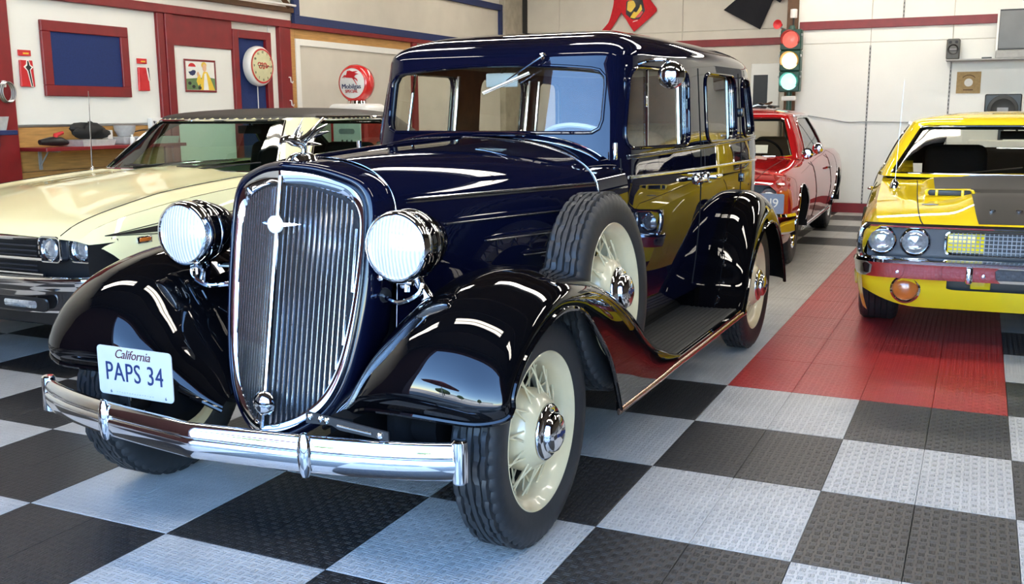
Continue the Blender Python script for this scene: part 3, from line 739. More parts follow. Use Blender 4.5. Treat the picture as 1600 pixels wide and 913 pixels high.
    # ---------------- fenders
    FC = [(.20, [(-.29,.37),(-.285,.385),(-.25,.41),(-.19,.44),(-.1,.47),(.03,.49),(.22,.48),(.45,.45),(.7,.41),(.95,.36),(1.2,.32)]),
          (.30, [(-.335,.425),(-.335,.445),(-.30,.485),(-.225,.535),(-.11,.575),(.03,.595),(.22,.585),(.45,.55),(.7,.47),(.95,.385),(1.2,.33)]),
          (.40, [(-.375,.475),(-.390,.515),(-.35,.58),(-.26,.645),(-.13,.695),(.03,.715),(.22,.70),(.45,.645),(.7,.54),(.95,.405),(1.2,.335)]),
          (.50, [(-.388,.485),(-.416,.535),(-.395,.61),(-.33,.69),(-.20,.765),(.0,.803),(.22,.785),(.45,.725),(.70,.61),(.95,.435),(1.2,.34)]),
          (.60, [(-.395,.487),(-.428,.54),(-.412,.625),(-.352,.713),(-.218,.797),(.0,.843),(.22,.82),(.45,.76),(.70,.645),(.95,.465),(1.2,.345)]),
          (.70, [(-.400,.487),(-.432,.54),(-.414,.625),(-.355,.713),(-.22,.797),(.0,.844),(.22,.82),(.45,.76),(.70,.645),(.95,.47),(1.2,.345)]),
          (.78, [(-.402,.490),(-.426,.54),(-.404,.618),(-.343,.70),(-.212,.778),(.0,.822),(.22,.80),(.45,.737),(.70,.62),(.95,.45),(1.2,.34)]),
          (.836, [(-.388,.500),(-.404,.545),(-.376,.618),(-.31,.69),(-.19,.757),(.0,.796),(.21,.772),(.435,.705),(.68,.585),(.935,.425),(1.2,.33)]),
          (.862, [(-.372,.513),(-.380,.56),(-.335,.628),(-.242,.702),(-.118,.755),(.01,.77),(.18,.738),(.37,.65),(.58,.52),(.84,.38),(1.2,.315)]),
          (.866, [(-.352,.535),(-.350,.57),(-.306,.628),(-.222,.682),(-.11,.722),(.0,.735),(.13,.708),(.262,.612),(.378,.50),(.447,.385),(.49,.296)])]
    crest = np.array([(2.22,.335),(2.315,.42),(2.385,.56),(2.48,.70),(2.645,.82),(2.87,.875),(3.095,.845),(3.285,.74),(3.43,.58),(3.53,.42),(3.575,.30)])
    lipr = np.array([(2.30,.296),(2.375,.395),(2.445,.505),(2.56,.60),(2.70,.675),(2.87,.705),(3.02,.68),(3.155,.60),(3.26,.48),(3.33,.375),(3.36,.30)])
    RC = [(.52, crest), (.61, crest)]+[(.70+.166*math.sin(R(a_)), lipr+(crest-lipr)*math.cos(R(a_))) for a_ in (0, 18, 36, 54, 72, 90)]
    for nm, C in (('front_fender', FC), ('rear_fender', RC)):
        A = np.array([[(x, y, z) for y, z in c] for x, c in C])
        G = cr(cr(A, 70, 1), 46, 0)
        for s in (1, -1):
            vf = grid(G, flip=True); vf = vf if s > 0 else mirror(vf)
            f = mk(nm, vf, 'black_paint', H, angle=0)
            Lp = G[-1]; pth = np.vstack([Lp[::-1], G[::-1, 0]]) if nm == 'front_fender' else Lp
            vf = tube(pth, .0085, 8); mk('fender_bead', vf if s > 0 else mirror(vf), 'black_paint', f)
            Nn = np.cross(np.gradient(G, axis=0), np.gradient(G, axis=1)); Nn /= np.linalg.norm(Nn, axis=2)[..., None]+1e-12; Nn *= np.sign(Nn[23, 35, 2]); In = G-Nn*.010
            vf = grid(In[12:] if nm == 'front_fender' else In[6:]); mk('fender_underside', vf if s > 0 else mirror(vf), 'undercoat', f, angle=0)
    # ---------------- running boards
    for s in (1, -1):
        vf = MB().add(bx(.50, .852, 1.05, 2.36, .288, .322, .008)); vf.add(bx(.845, .862, .50, 2.34, .284, .322, .003)); vf = (vf.V, vf.F)
        rbd = mk('running_board', vf if s > 0 else mirror(vf), 'black_paint', H, angle=30)
        m_ = MB(); m_.add(bx(.545, .838, 1.13, 2.33, .320, .329, .004))
        for q in range(12): m_.add(bx(.56+q*.0225, .568+q*.0225, 1.15, 2.31, .328, .3315))
        vf = (m_.V, m_.F); mk('board_mat', vf if s > 0 else mirror(vf), 'mat_rubber', rbd, smooth=False)
        vf = tube([(.864, y, .292+(.004 if y > 1 else 0)) for y in np.linspace(.475, 2.36, 16)], .0125, 10, flat=(1, .55)); mk('edge_trim', vf if s > 0 else mirror(vf), 'copper_strip', rbd)
        vf = tube([(.70, 1.06, .335), (.80, 1.075, .337), (.85, 1.13, .334)], .006, 6); mk('edge_trim', vf if s > 0 else mirror(vf), 'chrome_dull', rbd)
        vf = grid([[(.60-.04*t+.0*y, y, .44-.13*t) for t in np.linspace(0, 1, 6)] for y in np.linspace(.9, 2.5, 8)], flip=True); mk('splash_apron', vf if s > 0 else mirror(vf), 'black_paint', H)
    # ---------------- wheels
    hero_wheel('wheel', (.73, 0, .356), 1); hero_wheel('wheel', (-.73, 0, .356), -1)
    hero_wheel('wheel', (.74, 2.845, .356), 1); hero_wheel('wheel', (-.74, 2.845, .356), -1)
    hero_wheel('spare_wheel', (.715, .66, .672), 1, R(-4), hub=False)
    # ---------------- headlights
    for s in (1, -1):
        cx, cz = s*.412, .919
        shell = lathe([(.100, -.185), (.103, -.165), (.1035, -.14), (.1015, -.11), (.095, -.075), (.082, -.035), (.064, .000), (.044, .028), (.022, .048), (.0, .055)], 48, (cx, 0, cz), (0, 1, 0))
        h = mk('headlight', shell, 'black_paint', H, angle=60)
        mk('headlight_rim', lathe([(.090, -.200), (.0945, -.207), (.101, -.205), (.106, -.196), (.108, -.182), (.107, -.163), (.104, -.158), (.10, -.16)], 56, (cx, 0, cz), (0, 1, 0)), 'chrome', h, angle=60)
        mk('rim_band', lathe([(.1035, -.128), (.1065, -.124), (.1065, -.117), (.1025, -.113)], 56, (cx, 0, cz), (0, 1, 0)), 'chrome', h)
        mk('lens', xf(lathe([(.094, .0), (.080, -.007), (.055, -.014), (.028, -.018), (0, -.019)], 48, (0, 0, 0), (0, 1, 0)), Matrix.Translation((cx, -.200, cz))), 'headlight_lens', h, angle=0)
        m_ = MB(); m_.add(tube([(cx, -.10, cz-.092), (cx+s*.012, -.09, cz-.125), (cx+s*.03, -.08, cz-.16), (cx+s*.04, -.075, cz-.20)], [.022, .018, .020, .034], 12))
        m_.add(box((cx-s*.018, -.125, cz-.118), (.016, .03, .03), .005)); m_.add(tube([(cx-s*.03, -.14, cz-.112), (cx+s*.02, -.14, cz-.112)], .010, 10)); m_.add(tube([(cx, -.14, cz-.112), (cx, -.14, cz-.14)], .008, 8))
        m_.build('lamp_post', 'chrome', h)
        mk('conduit', tube(cr(np.array([(cx+s*.04, -.12, cz-.115), (cx+s*.03, -.13, cz-.15), (cx-s*.03, -.13, cz-.178), (cx-s*.085, -.11, cz-.175), (cx-s*.13, -.075, cz-.17)]), 16), .0085, 8), 'chrome', h)
        mk('conduit_grommet', lathe([(.0, .0), (.024, .0), (.022, .01), (0, .012)], 20, (cx-s*.125, -.078, cz-.17), (s*.9, -.4, 0)), 'black_plastic', h)
        mk('tie_bar', tube([(cx-s*.02, -.06, cz-.118), (s*.27, -.03, cz-.118)], .010, 8), 'chrome', h)
        mk('rim_screw', lathe([(0, .008), (.009, .006), (.010, 0)], 12, (cx-s*.055, -.198, cz-.092), (0, -1, 0)), 'chrome', h)
    # ---------------- bumper
    bp = spl([0, .37, .60, .72, .763], [-.640, -.592, -.540, -.497, -.475]); zc = .408
    xs = np.linspace(-.765, .765, 61); prof = [(-.014, .049), (-.002, .052), (.006, .047), (.012, .030), (.0135, .018), (.0095, .014), (.0095, .010), (.0145, .006), (.016, -.004), (.015, -.022), (.011, -.036), (.004, -.049), (-.004, -.053), (-.014, -.050)]
    G = []
    for x in xs:
        d = (float(bp(abs(x)+.01))-float(bp(max(abs(x)-.01, 0))))/.02*np.sign(x); nrm = np.array([d, -1.0])/math.hypot(d, 1)
        G.append([(x+nrm[0]*a, float(bp(abs(x)))+nrm[1]*a, zc+b) for a, b in prof])
    bump = mk('front_bumper', grid(G), 'chrome', H, angle=50)
    mk('bumper_back', grid([[ (g[0][0], g[0][1]+.002, g[0][2]), (g[-1][0], g[-1][1]+.002, g[-1][2])] for g in G], flip=True), 'chrome_dull', bump)
    for s in (1, -1):
        mk('bumper_end', xf(lathe([(0, -.060), (.016, -.060), (.021, -.055), (.022, -.03), (.022, .03), (.021, .055), (.016, .060), (0, .060)], 24), Matrix.Translation((s*.768, -.470, zc)) @ Matrix.Rotation(0, 4, 'X')), 'chrome', bump)
        y = float(bp(.369)); mk('bumper_clamp', xf(lathe([(0, -.064), (.010, -.060), (.017, -.045), (.021, -.02), (.022, 0), (.021, .02), (.017, .045), (.010, .060), (0, .064)], 20), Matrix.Translation((s*.369, y-.010, zc)) @ Matrix.Scale(.8, 4, (0, 1, 0))), 'chrome', bump)
        mk('bumper_iron', tube([(s*.37, y+.02, zc), (s*.38, -.40, .42), (s*.40, -.10, .44)], .018, 6, flat=(1.3, .5)), 'undercoat', H)
    # ---------------- licence plate and its brackets
    px0, px1, pz0, pz1, py = -.475, -.171, .459, .612, -.520
    poly = rrect(px0, px1, pz0, pz1, .014, 5)
    pl = mk('licence_plate', prism(poly, .003, 'xz', py, 0), 'plate_white', H, smooth=False)
    cx = (px0+px1)/2
    face = lambda vf, x, z: xf(vf, Matrix.Translation((x, py-.0008, z)) @ Matrix.Rotation(R(90), 4, 'X'))
    mk('plate_number', face(xf(text_vf('PAPS 34', .083, .002, spacing=1.06), Matrix.Scale(.80, 4, (1, 0, 0))), cx-.002, .531), 'plate_blue', pl, smooth=False)
    mk('plate_state', face(text_vf("California", .040, .0014, shear=.35, spacing=.95), cx-.006, .5895), 'sticker_red', pl, smooth=False)
    for x in (px0+.04, px1-.04): mk('plate_sticker', face(text_vf('6', .014, .001), x+.01, .470), 'print_navy', pl, smooth=False)
    m_ = MB()
    rnd = random.Random(3)
    for q in range(15): m_.add(box((px0+.075+q*.0105, py-.001, .4705+rnd.uniform(-.001, .001)), (.005*rnd.uniform(.5, 1), .001, .0035*rnd.uniform(.4, 1))))
    m_.build('plate_small_print', 'print_grey', pl, smooth=False)
    mk('plate_bracket', bx(-.40, -.36, py+.004, py+.012, .40, .60, .002), 'black_plastic', H, smooth=False)
    m_ = MB(); m_.add(prism([(.335, .478), (.42, .482), (.445, .472), (.60, .463), (.60, .488), (.335, .512)], .006, 'xz', -.548, .001))
    bk_ = mk('spare_plate_bracket', (m_.V, m_.F), 'black_plastic', H, smooth=False)
    mk('bracket_slot', tube([(.44, -.549, .485), (.55, -.549, .477)], .0035, 6), 'chrome_dull', bk_)
    for x, z in ((.35, .498), (.385, .496), (.405, .494), (.575, .476)):
        mk('bracket_bolt', lathe([(0, .007), (.008, .005), (.010, 0)], 12, (x, -.548, z), (0, -1, 0)), 'chrome', bk_)
    # ---------------- chassis, axle, knee-action units, floor
    m_ = MB(); m_.add(bx(-.40, -.32, -.42, 3.5, .36, .46)); m_.add(bx(.32, .40, -.42, 3.5, .36, .46)); m_.add(bx(-.55, .55, .9, 3.4, .42, .47)); m_.add(tube([(-.66, 0, .33), (.66, 0, .33)], .035, 10)); m_.add(tube([(-.66, 2.845, .356), (.66, 2.845, .356)], .05, 10))
    for s in (1, -1):
        m_.add(tube([(s*.46, -.28, .43), (s*.62, -.28, .43)], .062, 16)); m_.add(tube([(s*.50, -.32, .50), (s*.50, -.32, .36)], .045, 12)); m_.add(box((s*.54, -.14, .42), (.10, .24, .10), .02))
    m_.add(bx(-.26, .26, -.05, .9, .33, .75))
    m_.build('chassis', 'undercoat', H, angle=30)
    # ---------------- interior
    for y, zt, wd in ((1.88, 1.215, .54), (3.08, 1.24, .56)):
        st = mk('seat', box((0, y-.27, .70), (2*wd, .56, .26), .08, 4), 'mohair', H)
        mk('seat_back', xf(box((0, 0, 0), (2*wd, .17, zt-.62), .075, 4), Matrix.Translation((0, y+.06, (zt+.62)/2)) @ Matrix.Rotation(R(-8), 4, 'X')), 'mohair', st)
    mk('dashboard', bx(-.55, .55, 1.24, 1.34, 1.02, 1.20, .03), 'garnish', H)
    sw = mk('steering_wheel', xf(lathe([(.205+.011*math.cos(a), .011*math.sin(a)) for a in np.linspace(0, 2*PI, 9)[:-1]], 40, closed=True), Matrix.Translation((.32, 1.50, 1.125)) @ Matrix.Rotation(R(-38), 4, 'X')), 'mirror_back', H)
    m_ = MB(); m_.add(tube([(.32, 1.52, 1.105), (.32, 1.2, .75)], .02, 8))
    for a in (0, 120, 240):
        q = Matrix.Rotation(R(-38), 4, 'X') @ Vector((.205*math.cos(R(a)), .205*math.sin(R(a)), 0)); m_.add(tube([(.32, 1.50, 1.12), (.32+q.x, 1.50+q.y, 1.125+q.z)], .007, 6))
    m_.build('steering_column', 'black_plastic', sw)
    mk('rear_view_mirror', box((-.005, 1.335, 1.445), (.155, .014, .062), .007, 2), 'mirror_back', H)
    mk('mirror_stalk', tube([(-.005, 1.335, 1.47), (-.005, 1.36, 1.505)], .008, 8), 'chrome', H)
    # wiper, door mirror
    m_ = MB(); m_.add(lathe([(0, .018), (.009, .016), (.012, .006), (.014, 0)], 16, (.242, 1.222, 1.535), (0, -1, .3))); m_.add(tube([(.242, 1.212, 1.535), (.17, 1.20, 1.49), (.085, 1.196, 1.437)], [.0055, .0038, .003], 8))
    wp = mk('windshield_wiper', (m_.V, m_.F), 'chrome', H)
    m_ = MB(); m_.add(tube([(-.022, 1.185, 1.389), (.186, 1.207, 1.470)], .0055, 6)); m_.add(tube([(-.022, 1.192, 1.384), (.186, 1.214, 1.465)], .004, 6)); m_.build('wiper_blade', 'chrome_dull', wp)
    mr = mk('door_mirror', xf(lathe([(0, -.030), (.02, -.028), (.042, -.018), (.054, -.004), (.056, .004), (.052, .006), (0, .006)], 36, (0, 0, 0), (0, 1, 0)), Matrix.Translation((.745, 1.38, 1.452)) @ Matrix.Rotation(R(12), 4, 'Z')), 'chrome', H)
    mk('mirror_arm', tube(cr(np.array([(.61, 1.36, 1.50), (.66, 1.36, 1.512), (.72, 1.375, 1.512), (.75, 1.385, 1.49), (.748, 1.388, 1.46)]), 16), .0075, 8), 'chrome', mr)
    # tail lamp and rear plate behind the rear fender
    m_ = MB(); m_.add(lathe([(0, .05), (.03, .045), (.038, .02), (.036, 0)], 20, (.70, 3.55, .70), (0, 1, 0))); m_.build('tail_lamp', 'black_paint', H)
    pass
    return cab
HERO_CAB = build_hero()
# ------------------------------------------------------------------ the three later cars share one way of lofting a body
mat('butter_paint', (.86,.80,.46), .4, spec=0, coat=1.0, var=.02, scale=2, coatr=.02)
mat('yellow_paint', (.88,.64,.020), .4, spec=0, coat=1.0, var=.02, scale=2, coatr=.02)
mat('red_car_paint', (.33,.008,.010), .4, spec=0, coat=1.0, var=.03, scale=2, coatr=.02)
mat('vinyl_black', (.014,.012,.010), .5, var=.1, scale=40, bump=.15, bscale=300)
mat('stripe_black', (.006,.006,.006), .5, var=.05, spec=.25)
mat('interior_black', (.007,.007,.0075), .8, spec=.15, var=.1)
mat('interior_tan', (.10,.065,.035), .7, var=.1)
mat('amber', (.55,.14,.02), .2, coat=1, var=.1)
mat('grille_black', (.010,.010,.011), .4, var=.15)
mat('lamp_glass', (.62,.64,.66), .08, var=.25, scale=60, coat=1, metal=.7)
mat('bezel_dark', (.018,.020,.028), .35, var=.05)

def wheel_modern(par, c, side, Rt=.335, wd=.21, style='rally', rim='chrome'):
    M = Matrix.Translation(c) @ Matrix.Scale(side, 4, (1, 0, 0)); fl = (lambda vf: (vf[0], [tuple(reversed(f)) for f in vf[1]])) if side < 0 else (lambda vf: vf)
    L_ = lambda prof, n: fl(xf(lathe(prof, n, axis=(1, 0, 0)), M)); h = wd/2; r = .195
    w = mk('wheel', L_([(r-.02, -h+.02), (r, -h+.01), (r-.015, -.02), (r-.012, h-.03), (r+.004, h-.008), (r+.006, h-.002), (r-.004, h-.004), (r-.016, h-.022), (r-.03, h-.055), (.09, h-.065), (.06, h-.045), (0, h-.045)], 48), rim, par, angle=50)
    n = 90; prof = [(r, -h+.01), (r+.03, -h), (Rt-.05, -h-.004), (Rt-.018, -h+.006), (Rt-.006, -h+.02)]
    gx = np.linspace(-h+.024, h-.024, 6)
    for a, b in zip(gx[:-1], gx[1:]): prof += [(Rt-.006, a), (Rt, a+.003), (Rt, b-.003), (Rt-.006, b)]
    prof += [(Rt-.006, h-.02), (Rt-.018, h-.006), (Rt-.05, h+.004), (r+.03, h), (r, h-.01)]
    V, F = lathe(prof, n, axis=(1, 0, 0)); m = len(prof); V = np.array(V)
    for k in range(n):
        for j in range(m):
            q = k*m+j; rr = math.hypot(V[q, 1], V[q, 2])
            if rr > Rt-.02 and (k % 3 == 0): V[q, 1:] *= .985
    mk('tyre', fl(xf((V, F), M)), 'tyre', w, angle=30)
    for k in range(5):
        a = 2*PI*k/5; c_, s_ = math.cos(a), math.sin(a)
        mk('wheel_spoke', fl(xf(tube([(h-.05, .05*c_, .05*s_), (h-.035, .11*c_, .11*s_), (h-.03, .175*c_, .175*s_)], [.022, .018, .024], 8, flat=(.6, 1.2)), M)), 'steel' if style == 'mag' else 'chrome_dull', w)
    mk('wheel_cap', L_([(.045, h-.05), (.042, h-.02), (.03, h-.012), (0, h-.01)], 24), 'chrome', w)
    return w

class Body:
    def __init__(s, Wp, Zt, zb, prof, y0, y1): s.W, s.Z, s.zb, s.S, s.y0, s.y1 = spl(*Wp), spl(*Zt), zb, spl(*prof), y0, y1
    fe = staticmethod(lambda q: 0.0)
    def q_of(s, y, z): return (z-s.zb)/(float(s.Z(y))-s.zb)
    def __call__(s, A):
        y, q = A[:, 0], A[:, 1]; return np.column_stack([s.W(y)*s.S(q), y, s.zb+q*(s.Z(y)-s.zb)])
    def at(s, y, z, d=0.0):
        A = np.array([[y, s.q_of(y, z)]]); P = s(A)[0]; n = normals_of(s, A)[0]; n = n if n[0] > 0 else -n; return P+n*d
    def outline(s, arches, ra, step=.05):
        P = []; y = s.y0; zc = .33
        bot = []
        yy = s.fe(0.0)
        for ya in arches:
            a0 = ya-math.sqrt(ra*ra-(zc-s.zb)**2) if ra > zc-s.zb else ya-ra
            bot += [(v, s.zb) for v in np.arange(yy, a0, step*2)]
            t0 = math.asin((s.zb-zc)/ra)
            for t in np.linspace(PI-t0, t0, 22): bot.append((ya+ra*math.cos(t), zc+ra*math.sin(t)))
            yy = 2*ya-a0+.02
        bot += [(v, s.zb) for v in np.arange(yy, s.y1, step*2)]+[(s.y1, s.zb)]
        P = [(y, s.q_of(y, z)) for y, z in bot]
        P += [(s.y1, q) for q in np.linspace(0, 1, 12)[1:]]
        P += [(y, 1.0) for y in np.linspace(s.y1, s.y0, 60)[1:]]
        P += [(s.fe(q), q) for q in np.linspace(1, 0, 12)[1:-1]]; P[0] = (s.fe(0), 0.0)
        return np.array(P)

def round_lamp(par, x, y, z, r, lens='lamp_glass', name='headlamp'):
    h = mk(name, lathe([(r*1.0, .02), (r*1.14, .0), (r*1.16, -.012), (r*1.08, -.022), (r*.98, -.018), (r*.96, -.004)], 36, (x, y, z), (0, 1, 0)), 'chrome', par)
    mk('lens', lathe([(r*.97, -.006), (r*.8, -.016), (r*.5, -.025), (0, -.03)], 32, (x, y, z), (0, 1, 0)), lens, h, angle=0)
    m_ = MB()
    for q in range(-4, 5): 
        zz = math.sqrt(max(0, (r*.8)**2-(q*r*.19)**2)); m_.add(box((x+q*r*.19, y-.0235+.010*(q/4.)**2, z), (r*.03, .004, zz*1.1)))
    m_.build('lens_ribs', 'mirror_back', h, smooth=False, kind='stuff')
    return h

def car_common(p):
    """tub, greenhouse, glass, interior and wheels; p holds the sizes"""
    T_ = thing(p['name'], p['label'], 'car', p['loc'], p.get('rz', 0))
    B = Body(p['W'], p['Z'], p['zb'], p['S'], 0.0, p['len']); kS = float(B.S(1.0))
    if 'fe' in p: B.fe = p['fe']
    out = B.outline(p['axles'], p['ra']); V, F, N = patch(B, out, [], .06, .06, (1, .6))
    if N[:, 0].mean() < 0: N = -N; F = [tuple(reversed(f)) for f in F]
    for s in (1, -1):
        vf = (V, F) if s > 0 else mirror((V, F)); nn = N if s > 0 else N*[-1, 1, 1]
        o = mk('body_side', vf, p['paint'], T_, normals=nn)
        mk('door_gap', (lambda v: v if s > 0 else mirror(v))(tube([B.at(p['door'][0]+.04*(z-.3), z, .001) for z in np.linspace(p['zb']+.1, float(B.Z(p['door'][0]))-.02, 12)], .003, 6)), 'seam', o)
        mk('door_gap', (lambda v: v if s > 0 else mirror(v))(tube([B.at(p['door'][1], z, .001) for z in np.linspace(p['zb']+.1, float(B.Z(p['door'][1]))-.02, 12)], .003, 6)), 'seam', o)
        for ya in p['axles']:
            arc = [B.at(ya+p['ra']*math.cos(t), .33+p['ra']*math.sin(t), .002) for t in np.linspace(PI*.98, PI*.02, 26)]
            vf = tube(arc, .007, 8, flat=(1, .7)); (mk('arch_trim', vf if s > 0 else mirror(vf), 'chrome', T_) if p.get('arch', 1) else None)
            well = [[(kx, ya+(p['ra']+.005)*math.cos(t), .33+(p['ra']+.005)*math.sin(t)) for kx in (.35, float(B.W(ya))*.985)] for t in np.linspace(PI*1.03, -PI*.03, 20)]
            vf = grid(well); mk('wheel_well', vf if s > 0 else mirror(vf), 'interior_black', T_)
        yh = sum(p['door'])*.5+.42
        hd = MB().add(tube([B.at(yh-.09, p['zh'], .004), B.at(yh-.07, p['zh'], .03), B.at(yh+.05, p['zh'], .03), B.at(yh+.07, p['zh'], .004)], .010, 8)); vf = (hd.V, hd.F)
        mk('door_handle', vf if s > 0 else mirror(vf), 'chrome', T_)
        vf = tube([B.at(y, p['zb']+.035, .006) for y in np.linspace(p['axles'][0]+p['ra']+.02, p['axles'][1]-p['ra']-.02, 20)], .018, 8, flat=(1, .5)); mk('rocker_trim', vf if s > 0 else mirror(vf), p.get('rocker', 'chrome'), T_)
    # top surfaces
    def top(y, f):
        w = float(B.W(y))*kS; return (f*w, y, float(B.Z(y))+p['crown'](y, f))
    fs = np.sin(np.linspace(-PI/2, PI/2, 61))
    fs = np.linspace(-1, 1, 81)
    hood = mk('hood', grid([[top(y, f) for f in fs] for y in np.linspace(0, p['hood_end'], 40)]), p['paint'], T_, angle=0)
    mk('trunk_lid', grid([[top(y, f) for f in fs] for y in np.linspace(p['trunk_start'], p['len'], 16)]), p['paint'], T_, angle=0)
    for s in (1, -1):
        vf = tube([np.array(top(y, s*p['hood_gap'](y)))+[0, 0, .0005] for y in np.linspace(.02, p['hood_end']-.12, 30)], .0032, 6); mk('hood_gap', vf, 'seam', hood)
        # window sill rail between the greenhouse and the door top
        ys = np.linspace(p['hood_end']-.05, p['trunk_start']+.05, 26)
        vf = grid([[(float(B.W(y))*kS, y, float(B.Z(y))), (float(B.W(y))*kS-.06, y, float(B.Z(y))+.012), (float(B.W(y))*kS-.20, y, float(B.Z(y))+.008)] for y in ys], flip=True); mk('sill_rail', vf if s > 0 else mirror(vf), p['paint'], T_)
    # greenhouse
    cab = Cabin(p['base'], p['top'], p['z0'], p['z1'], p['rh'], p['yc'], p.get('n', 2.2), p['z0']-.1, 0.0, sig=.006, bulge=p.get('bulge', .015))
    ws = cab.front_poly(resample(p['ws'], .05), .34); sd = cab.side_poly(resample(p['side'], .05), .2, .97); rw = cab.rear_poly(resample(p['rear'], .05))
    holes = [ws, sd, mirror_u(sd), rw]; u0 = p.get('u0', -.80)
    # the left side window must lie inside the domain [u0, u0+2]
    dom = resample(np.array([(u0, -.0), (u0+2, -.0), (u0+2, 2), (u0, 2)])*[2.6, .45], .07)/[2.6, .45]
    V, F, N = patch(cab, dom, holes, .07, .04, (2.6, .45))
    flip = (N[:, 2] < -.2).mean() > .5
    roof_f = [f for f in F if p['vinyl'](*V[list(f)].mean(0))]; body_f = [f for f in F if not p['vinyl'](*V[list(f)].mean(0))]
    if roof_f: mk('roof_top', (V, roof_f), p['roof'], T_, normals=N)
    if body_f: mk('pillars', (V, body_f), p['paint'], T_, normals=N)
    mk('headliner', (V-N*.03, [tuple(reversed(f)) for f in F]), p['trim'], T_, normals=-N)
    for nm, h in (('windshield', ws), ('side_window', sd), ('side_window', holes[2]), ('rear_window', rw)):
        gV, gF, gN = glass_of(cab, h, -.010, (2.6, .45)); g = mk(nm, (gV, gF), p['glass'], T_, normals=gN)
        mk('window_trim', tube(cab.off(h, .001), .0075, 8, closed=True), 'chrome', g)
        mk('window_seal', lip_of(cab, h, .001, -.03), 'interior_black', g, angle=70)
    for s in (1, -1):
        uv = [(s*u, 1.0) for u in np.linspace(p['rail'][0], p['rail'][1], 30)]; mk('drip_rail', tube(cab.off(np.array(uv), .006), .009, 8), 'chrome', T_)
    # interior
    yd = p['hood_end']
    mk('dashboard', xf(box((0, 0, 0), (1.36, .34, .16), .05, 3), Matrix.Translation((0, yd+.22, p['z0']-.09))), p['trim'], T_)
    sw = mk('steering_wheel', xf(lathe([(.185+.012*math.cos(a), .012*math.sin(a)) for a in np.linspace(0, 2*PI, 9)[:-1]], 36, closed=True), Matrix.Translation((.36, yd+.60, p['z0']+.0)) @ Matrix.Rotation(R(-62), 4, 'X')), 'interior_black', T_)
    mk('steering_column', tube([(.36, yd+.60, p['z0']), (.36, yd+.25, p['z0']-.12)], .025, 8), 'interior_black', sw)
    for x in (-.36, .36):
        st = mk('front_seat', box((x, yd+1.15, .52), (.52, .52, .2), .07, 3), p['seat'], T_)
        mk('seat_back', xf(box((0, 0, 0), (.46, .15, .56), .075, 4), Matrix.Translation((x, yd+1.42, p['z0']-.10)) @ Matrix.Rotation(R(-14), 4, 'X')), p['seat'], st)
        if p.get('headrest'): mk('headrest', xf(box((0, 0, 0), (.34, .10, .20), .05, 3), Matrix.Translation((x, yd+1.49, p['z0']+.24))), p['seat'], st)
    rs = mk('rear_seat', box((0, yd+2.0, .54), (1.2, .5, .2), .07, 3), p['seat'], T_); mk('seat_back', xf(box((0, 0, 0), (1.2, .14, .48), .06, 3), Matrix.Translation((0, yd+2.28, .74)) @ Matrix.Rotation(R(-18), 4, 'X')), p['seat'], rs)
    mk('floor_pan', bx(-.80, .80, p['axles'][0]+.35, p['axles'][1]+.4, .24, .30, .01), 'interior_black', T_); mk('engine_bay', bx(-.34, .34, .25, p['hood_end'], .22, p['z0']-.25), 'interior_black', T_)
    mk('interior_mirror', box((0, yd+.72, p['z1']-.085), (.21, .02, .06), .009), 'interior_black', T_); mk('mirror_stalk', tube([(0, yd+.72, p['z1']-.06), (0, yd+.74, p['z1']+.01)], .008, 6), 'chrome', T_)
    for s in (1, -1):
        for ya in p['axles']: wheel_modern(T_, (s*p['track'], ya, p['Rt']), s, p['Rt'], p['tw'], p.get('wstyle', 'rally'), p.get('rim', 'chrome_dull'))
    return T_, B, cab, top

